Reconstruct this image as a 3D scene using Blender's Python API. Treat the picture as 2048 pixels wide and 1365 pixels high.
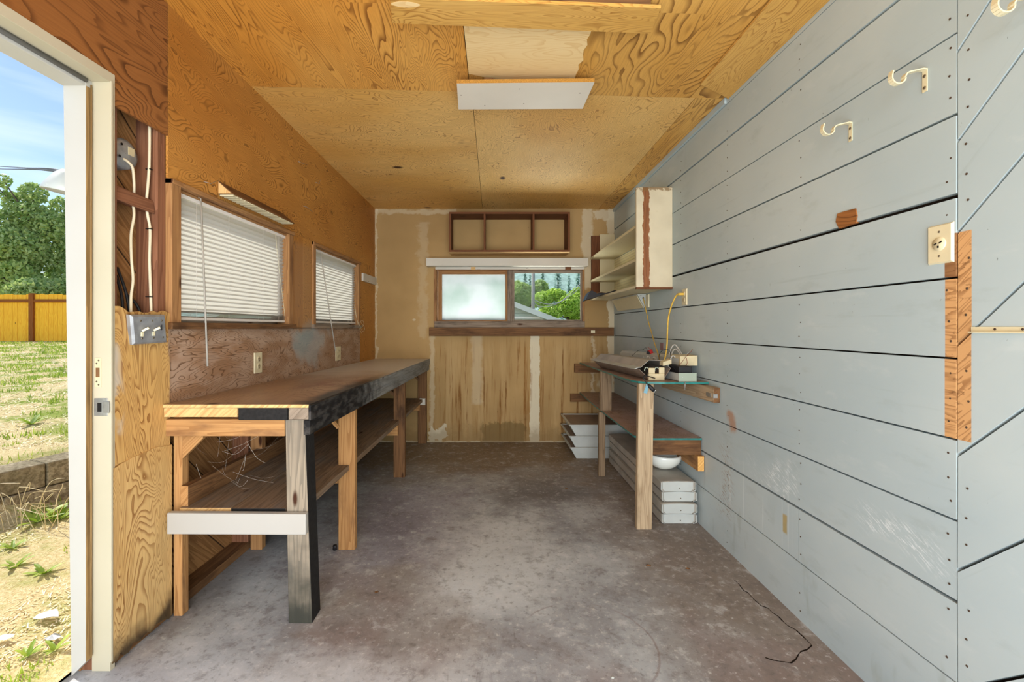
import bpy, math, random
from mathutils import Vector, noise as mnoise
random.seed(7)
for o in list(bpy.data.objects): bpy.data.objects.remove(o)
SC = bpy.context.scene
COL = SC.collection

# ------------------------------------------------------------------ camera, sky, sun, exposure
CAMZ, FPX, VX, VY = 1.2, 910.0, 988.0, 655.0
cam_d = bpy.data.cameras.new('camera'); cam = bpy.data.objects.new('camera', cam_d); COL.objects.link(cam)
cam.location = (0, 0, CAMZ); cam.rotation_euler = (math.pi/2, 0, 0)
cam_d.sensor_width = 36; cam_d.lens = FPX/2048*36
cam_d.shift_x = (1024-VX)/2048; cam_d.shift_y = -(682.5-VY)/2048
cam_d.clip_start = .05; cam_d.clip_end = 500
SC.camera = cam
SC.view_settings.view_transform = 'Standard'; SC.view_settings.look = 'None'
SC.view_settings.gamma = 1; SC.view_settings.use_curve_mapping = False
SC.view_settings.exposure = 0.45

W = bpy.data.worlds.new('sky'); SC.world = W; W.use_nodes = True
wn, wl = W.node_tree.nodes, W.node_tree.links
bg = wn['Background']; sky = wn.new('ShaderNodeTexSky')
sky.sky_type = 'NISHITA'; sky.sun_disc = False; sky.sun_elevation = math.radians(48); sky.sun_rotation = math.radians(-90)
sky.air_density = 1.0; sky.dust_density = .6; sky.ozone_density = 2.0
tc = wn.new('ShaderNodeTexCoord'); mp = wn.new('ShaderNodeMapping'); mp.inputs['Scale'].default_value = (1.2, 1.2, 9)
mp.inputs['Rotation'].default_value = (0, .22, 0)
wnz = wn.new('ShaderNodeTexNoise'); wnz.inputs['Scale'].default_value = 1.6; wnz.inputs['Detail'].default_value = 5
wr = wn.new('ShaderNodeMapRange'); wr.inputs[1].default_value = .52; wr.inputs[2].default_value = .8; wr.inputs[4].default_value = .55
wm = wn.new('ShaderNodeMix'); wm.data_type = 'RGBA'
wl.new(tc.outputs['Generated'], mp.inputs[0]); wl.new(mp.outputs[0], wnz.inputs['Vector']); wl.new(wnz.outputs[0], wr.inputs[0])
wl.new(wr.outputs[0], wm.inputs[0]); wl.new(sky.outputs[0], wm.inputs[6]); wm.inputs[7].default_value = (6.5, 7.0, 7.6, 1)
wl.new(wm.outputs[2], bg.inputs[0]); bg.inputs[1].default_value = .14

def lamp(name, kind, loc, direction, energy, color=(1, 1, 1), **kw):
    d = bpy.data.lights.new(name, kind); d.energy = energy; d.color = color
    for k, v in kw.items(): setattr(d, k, v)
    o = bpy.data.objects.new(name, d); COL.objects.link(o); o.location = loc
    o.rotation_euler = Vector(direction).to_track_quat('-Z', 'Y').to_euler(); return o
lamp('sun', 'SUN', (-6, 2, 8), (.58, -.28, -.76), 4.0, (1, .94, .84), angle=.012)
lamp('soft_sky_fill', 'SUN', (0, -9, 5), (-.1, 1, -.30), .6, (.95, .97, 1), angle=math.radians(75))  # second, very soft sun added as fill in place of bright sky
# added fill lamp standing in for daylight from the unseen open end
lamp('rear_fill', 'AREA', (0, -1.25, 1.35), (0, 1, -.02), 84, (.96, .98, 1.0), shape='RECTANGLE', size=2.3, size_y=2.0)
# added fill lamps standing in for ground bounce, outside the window and behind camera
lamp('yard_bounce_fill', 'AREA', (.15, 5.75, .35), (0, -.8, 1), 150, (1, .98, .9), shape='RECTANGLE', size=3.2, size_y=1.2)
lamp('up_fill', 'AREA', (0, -.35, .12), (0, .5, 1), 58, (.98, .97, .95), shape='RECTANGLE', size=2.2, size_y=1.5)

# ------------------------------------------------------------------ helpers
def srgb(r, g, b):
    f = lambda c: (c/255/12.92) if c/255 <= .04045 else ((c/255+.055)/1.055)**2.4
    return (f(r), f(g), f(b), 1)
def P(px, py, Y): return Vector(((px-VX)*Y/FPX, Y, CAMZ-(py-VY)*Y/FPX))
def WLX(Y): return -1.242-.0316*(4.747-Y)                 # left wall plane (leans out a little)
def LY(px): return 1.392/(.0316-(px-VX)/FPX)              # photo column -> distance along left wall
def LZ(px, py): return CAMZ-(py-VY)*LY(px)/FPX
RX = 1.252
def RY(px): return RX*FPX/(px-VX)
def RZ(px, py): return CAMZ-(py-VY)*RY(px)/FPX
BY = 4.747
def BX(px, Y=BY): return (px-VX)*Y/FPX
def BZ(py, Y=BY): return CAMZ-(py-VY)*Y/FPX
def CZ(x, y):                                             # ceiling height (rises toward the camera on the left)
    t = max(0, min(1, (RX-x)/2.55)); return 2.437+t*.0316*(4.747-y)

class G:
    """collects shapes, each with uv in metres (u along the grain)"""
    def __init__(s): s.v = []; s.f = []; s.uv = []; s.mi = []; s.sm = []; s.parts = []
    def poly_faces(s, vs, fs, grain=None, mat=0, smooth=False, off=None):
        b = len(s.v); s.parts.append((b, len(s.f))); vs = [Vector(p) for p in vs]; s.v += vs
        if grain is None:
            d = [max(p[i] for p in vs)-min(p[i] for p in vs) for i in range(3)]
            g = Vector((0, 0, 0)); g[d.index(max(d))] = 1
        else: g = Vector(grain).normalized()
        off = off or (random.uniform(0, 40), random.uniform(0, 40))
        for k, f in enumerate(fs):
            p = [vs[i] for i in f]
            n = Vector((0, 0, 0))
            for i in range(len(p)): n += p[i].cross(p[(i+1) % len(p)])
            if n.length < 1e-14: n = Vector((0, 0, 1))
            n.normalize()
            u = g-n*g.dot(n)
            if u.length < .3: u = n.orthogonal()
            u.normalize(); w = n.cross(u)
            if max(range(3), key=lambda i: abs(w[i])) is not None and sum(w) < 0: w = -w
            s.f.append([b+i for i in f]); s.uv.append([(q.dot(u)+off[0], q.dot(w)+off[1]) for q in p])
            s.mi.append(mat[k] if isinstance(mat, (list, tuple)) else mat); s.sm.append(smooth)
        return s
    def hexa(s, p, **k):   # p: 4 bottom ccw + 4 top
        return s.poly_faces(p, [(3, 2, 1, 0), (4, 5, 6, 7), (0, 1, 5, 4), (1, 2, 6, 5), (2, 3, 7, 6), (3, 0, 4, 7)], **k)
    def box(s, x0, x1, y0, y1, z0, z1, **k):
        return s.hexa([(x0, y0, z0), (x1, y0, z0), (x1, y1, z0), (x0, y1, z0), (x0, y0, z1), (x1, y0, z1), (x1, y1, z1), (x0, y1, z1)], **k)
    def bar(s, a, b, w, h, up=(0, 0, 1), **k):
        a, b = Vector(a), Vector(b); d = (b-a).normalized(); up = Vector(up)
        sx = d.cross(up)
        if sx.length < 1e-4: sx = d.orthogonal()
        sx.normalize(); uz = sx.cross(d).normalized(); sx *= w/2; uz *= h/2
        k.setdefault('grain', d)
        return s.hexa([a-sx-uz, a+sx-uz, b+sx-uz, b-sx-uz, a-sx+uz, a+sx+uz, b+sx+uz, b-sx+uz], **k)
    def prism(s, pts, vec, **k):   # planar polygon pts extruded by vec
        pts = [Vector(p) for p in pts]; v = Vector(vec); n = len(pts)
        nn = Vector((0, 0, 0))
        for i in range(n): nn += pts[i].cross(pts[(i+1) % n])
        if nn.dot(v) > 0: pts = pts[::-1]
        return s.poly_faces(pts+[p+v for p in pts], [tuple(range(n)), tuple(range(2*n-1, n-1, -1))]+[((i+1) % n, i, n+i, n+(i+1) % n) for i in range(n)], **k)
    def tube(s, path, r, n=8, mat=0, cap=True, flat=1.0):
        path = [Vector(p) for p in path]; vs = []; fs = []; pu = None
        for i, p in enumerate(path):
            d = (path[min(i+1, len(path)-1)]-path[max(i-1, 0)]).normalized()
            if pu is None: a = d.orthogonal().normalized()
            else: a = (pu-d*pu.dot(d)); a = a.normalized() if a.length > 1e-5 else d.orthogonal().normalized()
            pu = a; b = d.cross(a)
            rr = r[i] if isinstance(r, (list, tuple)) else r
            for j in range(n):
                t = 2*math.pi*j/n; vs.append(p+a*rr*math.cos(t)+b*rr*flat*math.sin(t))
        m = len(path)
        for i in range(m-1):
            for j in range(n): fs.append((i*n+j, i*n+(j+1) % n, (i+1)*n+(j+1) % n, (i+1)*n+j))
        if cap: fs += [tuple(range(n-1, -1, -1)), tuple((m-1)*n+j for j in range(n))]
        return s.poly_faces(vs, fs, mat=mat, smooth=True)
    def lathe(s, prof, c, axis=(0, 0, 1), n=28, mat=0, smooth=True):
        ax = Vector(axis).normalized(); a = ax.orthogonal().normalized(); b = ax.cross(a); c = Vector(c); vs = []; fs = []
        for (r, h) in prof:
            for j in range(n):
                t = 2*math.pi*j/n; vs.append(c+ax*h+(a*math.cos(t)+b*math.sin(t))*max(r, 1e-4))
        for i in range(len(prof)-1):
            for j in range(n): fs.append((i*n+j, i*n+(j+1) % n, (i+1)*n+(j+1) % n, (i+1)*n+j))
        return s.poly_faces(vs, fs, mat=mat, smooth=smooth)
    def disc(s, c, nrm, r, n=8, mat=0, th=.0015):
        nrm = Vector(nrm).normalized(); return s.lathe([(r*.01, th), (r*.7, th), (r, th*.3), (r, 0)], c, nrm, n, mat, False)
    def profile(s, pts, a, b, th, mat=0, closed=False):    # thin folded sheet: pts (x,z) along a->b in Y-ish direction
        a, b = Vector(a), Vector(b)
        for i in range(len(pts)-(0 if closed else 1)):
            p, q = pts[i], pts[(i+1) % len(pts)]
            d = Vector((q[0]-p[0], 0, q[1]-p[1])).normalized(); nn = Vector((-d.z, 0, d.x))*th
            p3, q3 = Vector((p[0], 0, p[1])), Vector((q[0], 0, q[1]))
            s.prism([a+p3, a+q3, a+q3+nn, a+p3+nn], b-a, mat=mat, grain=(b-a))
        return s

ROOTS = {}
SPLIT = {'screw', 'batten', 'staple', 'slot', 'receptacle', 'prong', 'toggle', 'ladder_cord', 'pull_cord', 'rear_leg'}
def obj(name, g, mats, parent=None, bevel=0, origin=None, auto=True):
    if name in SPLIT and len(g.parts) > 1:
        pr = g.parts+[(len(g.v), len(g.f))]; o = None
        for (v0, f0), (v1, f1) in zip(pr[:-1], pr[1:]):
            h = G(); h.v = g.v[v0:v1]; h.f = [[i-v0 for i in f] for f in g.f[f0:f1]]; h.uv = g.uv[f0:f1]; h.mi = g.mi[f0:f1]; h.sm = g.sm[f0:f1]; h.parts = [(0, 0)]
            o = obj(name, h, mats, parent, bevel)
        return o
    me = bpy.data.meshes.new(name)
    if origin is None:
        xs = [min(p[i] for p in g.v) for i in range(3)]; xe = [max(p[i] for p in g.v) for i in range(3)]
        origin = Vector(((xs[0]+xe[0])/2, (xs[1]+xe[1])/2, xs[2]))
    origin = Vector(origin)
    me.from_pydata([p-origin for p in g.v], [], g.f)
    uvl = me.uv_layers.new(name='UVMap'); i = 0
    flat = []
    for u in g.uv:
        for q in u: flat += [q[0], q[1]]
    uvl.data.foreach_set('uv', flat)
    if not isinstance(mats, (list, tuple)): mats = [mats]
    for m in mats: me.materials.append(m)
    me.polygons.foreach_set('material_index', g.mi); me.polygons.foreach_set('use_smooth', g.sm)
    me.update()
    o = bpy.data.objects.new(name, me); COL.objects.link(o)
    if parent is not None:
        po = ROOTS[parent.name]; o.parent = parent; o.location = origin-po
    else: o.location = origin
    ROOTS[o.name] = origin
    if bevel:
        b = o.modifiers.new('bevel', 'BEVEL'); b.width = bevel; b.segments = 2; b.limit_method = 'ANGLE'; b.angle_limit = .6
    return o
def tag(o, label, cat, group=None, kind=None):
    o['label'] = label; o['category'] = cat
    if group: o['group'] = group
    if kind: o['kind'] = kind
    return o
def struct(o, label=None):
    o['kind'] = 'structure'
    if label: o['label'] = label
    return o
def thing(name, loc, label, cat, group=None, kind=None):
    o = bpy.data.objects.new(name, None); COL.objects.link(o); o.location = loc; o.empty_display_size = .05
    ROOTS[o.name] = Vector(loc); return tag(o, label, cat, group, kind)
def L(o, s): o['label'] = s; return o

# ------------------------------------------------------------------ node maths
class S:
    def __init__(s, t, k): s.t = t; s.k = k
    def m(s, op, *a):
        n = s.t.nodes.new('ShaderNodeMath'); n.operation = op
        for i, x in enumerate((s,)+a):
            if isinstance(x, S): s.t.links.new(x.k, n.inputs[i])
            else: n.inputs[i].default_value = x
        return S(s.t, n.outputs[0])
    def __add__(s, o): return s.m('ADD', o)
    __radd__ = __add__
    def __mul__(s, o): return s.m('MULTIPLY', o)
    __rmul__ = __mul__
    def __sub__(s, o): return s.m('SUBTRACT', o)
    def __rsub__(s, o): return (s*-1)+o
    def fract(s): return s.m('FRACT')
    def abs(s): return s.m('ABSOLUTE')
    def mx(s, o): return s.m('MAXIMUM', o)
    def mn(s, o): return s.m('MINIMUM', o)
    def step(s, a, b, lo=0., hi=1.):
        n = s.t.nodes.new('ShaderNodeMapRange'); n.interpolation_type = 'SMOOTHSTEP'
        s.t.links.new(s.k, n.inputs[0])
        if a > b: a, b, lo, hi = b, a, hi, lo
        n.inputs[1].default_value = a; n.inputs[2].default_value = b; n.inputs[3].default_value = lo; n.inputs[4].default_value = hi
        return S(s.t, n.outputs[0])
class M:
    def __init__(s, name, rough=.6, spec=.3, metal=0.0):
        s.mat = bpy.data.materials.new(name); s.mat.use_nodes = True; s.t = s.mat.node_tree
        s.b = s.t.nodes['Principled BSDF']; s.b.inputs['Roughness'].default_value = rough
        s.b.inputs['Specular IOR Level'].default_value = spec; s.b.inputs['Metallic'].default_value = metal
        s._p = s._u = None
    def xyz(s):
        if not s._p:
            g = s.t.nodes.new('ShaderNodeNewGeometry'); x = s.t.nodes.new('ShaderNodeSeparateXYZ'); s.t.links.new(g.outputs['Position'], x.inputs[0])
            s._p = [S(s.t, x.outputs[i]) for i in range(3)]
        return s._p
    def uv(s):
        if not s._u:
            g = s.t.nodes.new('ShaderNodeUVMap'); g.uv_map = 'UVMap'; x = s.t.nodes.new('ShaderNodeSeparateXYZ'); s.t.links.new(g.outputs[0], x.inputs[0])
            s._u = [S(s.t, x.outputs[i]) for i in range(2)]
        return s._u
    def noise(s, v, scale=1, detail=3, rough=.5, dist=0.0, col=False):
        c = s.t.nodes.new('ShaderNodeCombineXYZ')
        for i, a in enumerate(v):
            if isinstance(a, S): s.t.links.new(a.k, c.inputs[i])
            else: c.inputs[i].default_value = a
        n = s.t.nodes.new('ShaderNodeTexNoise'); s.t.links.new(c.outputs[0], n.inputs['Vector'])
        n.inputs['Scale'].default_value = scale; n.inputs['Detail'].default_value = detail; n.inputs['Roughness'].default_value = rough; n.inputs['Distortion'].default_value = dist
        return S(s.t, n.outputs[0])
    def vor(s, v, scale=1, feature='F1'):
        c = s.t.nodes.new('ShaderNodeCombineXYZ')
        for i, a in enumerate(v):
            if isinstance(a, S): s.t.links.new(a.k, c.inputs[i])
            else: c.inputs[i].default_value = a
        n = s.t.nodes.new('ShaderNodeTexVoronoi'); n.feature = feature; s.t.links.new(c.outputs[0], n.inputs['Vector']); n.inputs['Scale'].default_value = scale
        return S(s.t, n.outputs['Distance'])
    def mix(s, f, a, b, mode='MIX'):
        n = s.t.nodes.new('ShaderNodeMix'); n.data_type = 'RGBA'; n.blend_type = mode
        for i, x in ((0, f), (6, a), (7, b)):
            if isinstance(x, S): s.t.links.new(x.k, n.inputs[i])
            else: n.inputs[i].default_value = x
        return S(s.t, n.outputs[2])
    def rect(s, a, a0, a1, b, b0, b1, soft=.01):
        return a.step(a0-soft, a0+soft)*a.step(a1+soft, a1-soft)*b.step(b0-soft, b0+soft)*b.step(b1+soft, b1-soft)
    def color(s, c):
        if isinstance(c, S): s.t.links.new(c.k, s.b.inputs['Base Color'])
        else: s.b.inputs['Base Color'].default_value = c
        return s
    def rough(s, r): s.t.links.new(r.k, s.b.inputs['Roughness']); return s
    def bump(s, h, strength=.3, dist=.002):
        n = s.t.nodes.new('ShaderNodeBump'); n.inputs['Strength'].default_value = strength; n.inputs['Distance'].default_value = dist
        s.t.links.new(h.k, n.inputs['Height']); s.t.links.new(n.outputs[0], s.b.inputs['Normal']); return s

def plain(name, c, rough=.5, spec=.3, metal=0.0, var=.0, scale=20):
    m = M(name, rough, spec, metal)
    if var:
        x, y, z = m.xyz(); n = m.noise((x, y, z), scale, 4)
        m.color(m.mix(n.step(.35, .65), (c[0]*(1-var), c[1]*(1-var), c[2]*(1-var), 1), c))
    else: m.color(c)
    return m.mat
def ply_nodes(m, base, line, patch, knots=1, freq=26, su=1.3, sv=5.0, warp=.5, lw=.5):
    u, v = m.uv()
    big = m.noise((u*.8, v*1.6, 3.3), 1.0, 3)
    n = m.noise((u*su, v*sv, 0.0), 1.0, 2.2, .45, warp)
    fib = m.noise((u*9, v*170, 1.0), 1.0, 2)
    f = (n*(freq*2.1)+fib*.12).fract()
    ln = f.step(0.0, lw, 1.0, 0.0)*f.step(0, .05)
    wid = m.noise((u*2.5, v*4, 9.0), 1.0, 2).step(.3, .68, .35, 1.0)
    c = m.mix(big.step(.35, .68), base, patch)
    c = m.mix(fib.step(.3, .8)*.22, c, line)
    c = m.mix(ln*wid*.95, c, line)
    kn = m.vor((u*1.5, v*2.6, 0.0), 1.0)
    c = m.mix(kn.step(.085, .03)*knots, c, srgb(62, 34, 14))
    return c, ln, fib
def ply(name, base, line, patch, rough=.55, extra=None, **k):
    m = M(name, rough, .3); c, ln, fib = ply_nodes(m, base, line, patch, **k)
    if extra: c = extra(m, c)
    m.color(c); m.bump(ln*-.4+fib*.5, .25, .001); return m.mat
def lumber_nodes(m, base, line, dirt=None, da=.5, freq=9):
    u, v = m.uv()
    n = m.noise((u*.9, v*16, 0.0), 1.0, 2.5, .5, .25)
    fib = m.noise((u*5, v*190, 2.0), 1.0, 3)
    f = (n*freq).fract(); ln = f.step(0, .7, 1, 0)
    c = m.mix(ln*.55, base, line); c = m.mix(fib.step(.4, .75)*.35, c, line)
    kn = m.vor((u*2.2, v*7, 5.0), 1.0); c = m.mix(kn.step(.1, .04), c, srgb(62, 34, 18))
    if dirt:
        d = m.noise((u*2.2, v*7, 7.0), 1.0, 5, .6).step(.62-.25*da, .62+.1); c = m.mix(d*.85, c, dirt)
    return c, ln, fib
def lumber(name, base, line, dirt=None, da=.5, rough=.7, extra=None):
    m = M(name, rough, .2); c, ln, fib = lumber_nodes(m, base, line, dirt, da)
    if extra: c = extra(m, c)
    m.color(c); m.bump(fib*.7+ln*-.3, .35, .0015); return m.mat
def painted(name, c, chip, amount=.1, rough=.5, wear=None):
    m = M(name, rough, .35); x, y, z = m.xyz(); u, v = m.uv()
    n = m.noise((u*2.5, v*9, 1.0), 1.5, 6, .65); g = m.noise((x, y, z), 3, 4)
    k = m.mix(g.step(.3, .75)*.25, c, wear or (c[0]*.72, c[1]*.7, c[2]*.62, 1))
    k = m.mix(n.step(.70-amount, .735-amount), k, chip)
    m.color(k); m.bump(n, .12, .001); return m.mat

ORANGE = dict(base=srgb(214, 152, 70), line=srgb(150, 84, 26), patch=srgb(203, 128, 44))
def wall_extra(m, c):
    x, y, z = m.xyz(); wob = m.noise((x, y, z), 5, 4)-.5
    u, v = m.uv()
    tone = m.noise((y*1.2, z*1.2, 0.0), 1.0, 3)
    # greyed, dusty sheet below the windows, bluish paint smear beside the outlet
    low = m.rect(y+wob*.05, 1.864, 4.268, z, .8, 1.196, .006)
    grey = m.mix(m.noise((y*4, z*9, 0.), 1.5, 4).step(.35, .65), srgb(150, 118, 92), srgb(172, 148, 128))
    f = (m.noise((u*1.8, v*6, 4.0), 1.0, 3, .5, .6)*34).fract().step(0, .3, 1, 0)
    grey = m.mix(f*.85, grey, srgb(84, 58, 42))
    c = m.mix(low*.92, c, grey)
    blue = m.rect(y+wob*.6, 2.95, 3.45, z+wob*.5, 1.0, 1.2, .06)
    c = m.mix(blue*.55, c, srgb(168, 178, 180))
    blue2 = m.rect(y+wob*.5, 3.0, 3.2, z+wob*.4, 1.06, 1.17, .05)
    c = m.mix(blue2*.4, c, srgb(110, 146, 150))
    mid = m.rect(y, 2.945, 3.22, z, 1.19, 1.76, .03)
    c = m.mix(mid*.55, c, srgb(158, 122, 84))
    # black mould rising from the floor on the panel by the door, peeled veneer
    mould = (z+wob*.35+(y-1.6)*-.12).step(.12, .015)*y.step(1.9, 1.86)
    c = m.mix(mould*.92, c, srgb(38, 30, 24))
    pl = m.rect(y+wob*.1, 1.597, 1.64, z+wob*.35, .84, 1.16, .02)*wob.step(.0, .06)
    c = m.mix(pl*.8, c, srgb(196, 190, 176))
    return c
m_wall_up = ply('plywood_wall_upper', srgb(196, 140, 68), srgb(96, 58, 22), srgb(178, 118, 50), extra=wall_extra, freq=30, su=2.4, sv=4.5)
m_wall_head = ply('plywood_header', srgb(152, 100, 54), srgb(76, 42, 20), srgb(134, 84, 42), freq=15, su=1.6, sv=4.5, extra=None)
m_wall_low = ply('plywood_by_door', srgb(214, 180, 122), srgb(136, 90, 44), srgb(202, 162, 98), extra=wall_extra, freq=19, su=1.6, sv=6.5, warp=.8, lw=.6)
def ceil_extra(m, c):
    x, y, z = m.xyz(); wob = m.noise((x, y, z), 4, 4)-.5
    k = m.noise((x*3, y*3, 0.), 1, 5, .6).step(.62, .7); c = m.mix(k*.35, c, srgb(120, 72, 30)); return c
m_ceil_a = ply('plywood_ceiling_orange', srgb(222, 168, 86), srgb(122, 72, 26), srgb(208, 144, 60), extra=ceil_extra, freq=22, su=1.2, sv=6)
m_ceil_b = ply('plywood_ceiling_honey', srgb(230, 192, 122), srgb(132, 86, 38), srgb(218, 170, 92), extra=ceil_extra, freq=17, su=3.2, sv=5.5, warp=.8, lw=.35)
m_ceil_c = ply('plywood_ceiling_bold', srgb(220, 174, 96), srgb(116, 74, 28), srgb(204, 152, 72), extra=ceil_extra, freq=15, su=1.0, sv=4.2)
m_strip = ply('plywood_strip_gold', srgb(216, 174, 100), srgb(160, 112, 50), srgb(206, 160, 82), freq=17, su=1.5, sv=8)
m_pale = ply('birch_panel', srgb(238, 212, 160), srgb(222, 186, 128), srgb(232, 202, 144), knots=0, freq=9, su=2, sv=6)
m_sheath = None
def diag_extra(m, c):
    x, y, z = m.xyz(); f = ((y+z)*(1/.27)).fract(); return m.mix(f.step(.03, .0).mx(f.step(.97, 1.0)), c, srgb(16, 10, 6))
m_sheath = lumber('diagonal_sheathing', srgb(160, 118, 74), srgb(104, 68, 36), srgb(74, 46, 28), .4, extra=diag_extra)
m_stud = lumber('stud_wood', srgb(142, 98, 72), srgb(94, 58, 40), srgb(92, 62, 52), .35)
m_pine = lumber('pine_orange', srgb(182, 138, 88), srgb(130, 86, 46), srgb(120, 86, 58), .3)
m_trim = lumber('window_trim_wood', srgb(166, 124, 80), srgb(124, 84, 52), srgb(108, 74, 50), .4)
m_greywood = lumber('weathered_grey_wood', srgb(146, 132, 116), srgb(96, 82, 68), srgb(70, 62, 56), .5)
m_dusty = lumber('dusty_board', srgb(136, 114, 92), srgb(88, 70, 54), srgb(118, 112, 106), .6)
m_brown = lumber('dark_brown_board', srgb(124, 90, 58), srgb(80, 54, 34), srgb(54, 36, 24), .5)
m_red = lumber('stained_cubby_wood', srgb(116, 74, 46), srgb(84, 50, 32), None)
m_post = lumber('stand_post_wood', srgb(182, 162, 132), srgb(128, 106, 80), srgb(112, 90, 64), .35)
m_postd = lumber('stand_post_wood_dark', srgb(146, 126, 100), srgb(92, 74, 56), srgb(70, 54, 40), .5)
m_endgrain = lumber('end_grain_light', srgb(224, 180, 110), srgb(188, 136, 70), None)
m_char = plain('charred_wood', srgb(30, 29, 29), .75, .3, var=.5, scale=60)
def burn(a, b):
    def f(m, c):
        x, y, z = m.xyz(); w = m.noise((x, y, z), 14, 5)-.5
        k = (y+w*.9).step(a, b, 1, 0); ch = m.mix(m.noise((x*30, y*14, z*40), 1, 3).step(.4, .65), srgb(22, 22, 23), srgb(62, 60, 58))
        return m.mix(k, c, ch)
    return f
m_fascia = lumber('burnt_to_grey_fascia', srgb(142, 144, 142), srgb(100, 98, 94), srgb(82, 80, 78), .5, extra=burn(2.4, 3.0))
def bench_extra(m, c):
    x, y, z = m.xyz(); w = m.noise((x, y, z), 6, 5)-.5
    d = m.noise((x*3, y*1.3, z), 2.2, 5, .65)
    c = m.mix(d.step(.35, .65)*.6, c, srgb(138, 114, 92))
    gr = (y+w*.8).step(2.6, 3.5)*.85  # far half whitened: dust plus sky sheen put into the colour
    c = m.mix(gr, c, srgb(198, 196, 192))
    rd = m.rect(x+w*.5, -1.0, -.74, y+w, 2.3, 2.75, .12)*d.step(.4, .6); c = m.mix(rd*.5, c, srgb(112, 60, 50))
    edge = (x-(-.678-.0227*4.747)+y*-.0227+w*.16).step(-.10, -.02)*(y+w*.6).step(3.3, 2.5)
    return m.mix(edge*.95, c, srgb(28, 27, 27))
m_benchtop = ply('bench_top_plywood', srgb(176, 150, 120), srgb(116, 90, 68), srgb(150, 122, 96), extra=bench_extra, freq=14, su=1.0, sv=5, rough=.38)
m_yellowedge = lumber('raw_plywood_edge', srgb(220, 182, 124), srgb(164, 118, 68), srgb(120, 84, 50), .3)
def post_burn(m, c):
    x, y, z = m.xyz(); w = m.noise((x, y, z), 9, 5)-.5
    c = m.mix((z+w*.4).step(.36, .04)*.95, c, srgb(50, 52, 46))
    return m.mix((z+w*.3).step(.6, .85)*.5, c, srgb(98, 92, 84))
m_greypost = lumber('scorched_grey_post', srgb(150, 138, 120), srgb(96, 90, 80), srgb(88, 88, 84), .55, extra=post_burn)
m_whiteboard = painted('white_painted_board', srgb(204, 201, 190), srgb(140, 124, 104), .03)
m_melamine = plain('white_melamine', srgb(226, 220, 206), .32, .5, var=.06, scale=2.5)
m_particle = plain('particle_board_edge', srgb(186, 134, 60), .8, .2, var=.35, scale=260)
m_jamb = painted('door_frame_paint', srgb(184, 183, 177), srgb(176, 160, 132), -.04, wear=srgb(168, 164, 152))
m_jambin = painted('door_frame_cream_paint', srgb(186, 179, 156), srgb(170, 150, 110), .02)
m_stopside = lumber('door_stop_side', srgb(158, 128, 84), srgb(112, 88, 52), srgb(88, 70, 48), .4)
m_rubber = plain('grey_weatherstrip', srgb(112, 112, 110), .5)
m_black = plain('black_rubber', srgb(24, 24, 28), .55, .4)
m_darkgap = plain('dark_gap', srgb(34, 26, 20), .9, .1)
m_steel = plain('dull_steel', srgb(160, 164, 168), .42, .5, .45, var=.25, scale=30)
m_zinc = plain('zinc', srgb(168, 170, 168), .42, .5, .7, var=.2, scale=40)
m_ivory = plain('ivory_plastic', srgb(214, 206, 172), .38, .5, var=.04)
m_slot = plain('slot_black', srgb(18, 16, 14), .7)
m_screw = plain('screw_head', srgb(120, 112, 96), .4, .5, .7)
m_nail = plain('rusty_nail_head', srgb(70, 56, 44), .7)
m_cable = plain('cream_cable_jacket', srgb(226, 214, 184), .5, .3, var=.1, scale=15)
m_yellow = plain('yellow_cord', srgb(214, 176, 70), .5, .4, var=.25, scale=40)
m_enamel = plain('white_enamel', srgb(186, 193, 190), .35, .5, var=.08, scale=9)
m_enamelg = plain('dusty_enamel', srgb(176, 172, 162), .6, .3, var=.2, scale=7)
m_dust = plain('dust_brown_panel', srgb(150, 134, 120), .8, .2, var=.15, scale=8)
m_greenplate = plain('grey_green_plate', srgb(150, 164, 150), .45, .4)
m_beige = plain('beige_end_cap', srgb(206, 194, 158), .5, .3, var=.12, scale=20)
m_redwire = plain('red_wire', srgb(176, 36, 36), .5)
m_blue = plain('blue_tag', srgb(112, 158, 176), .6)
m_greywire = plain('grey_wire', srgb(170, 170, 164), .5)
m_opal = plain('opal_glass', srgb(232, 236, 228), .12, .6)

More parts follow.
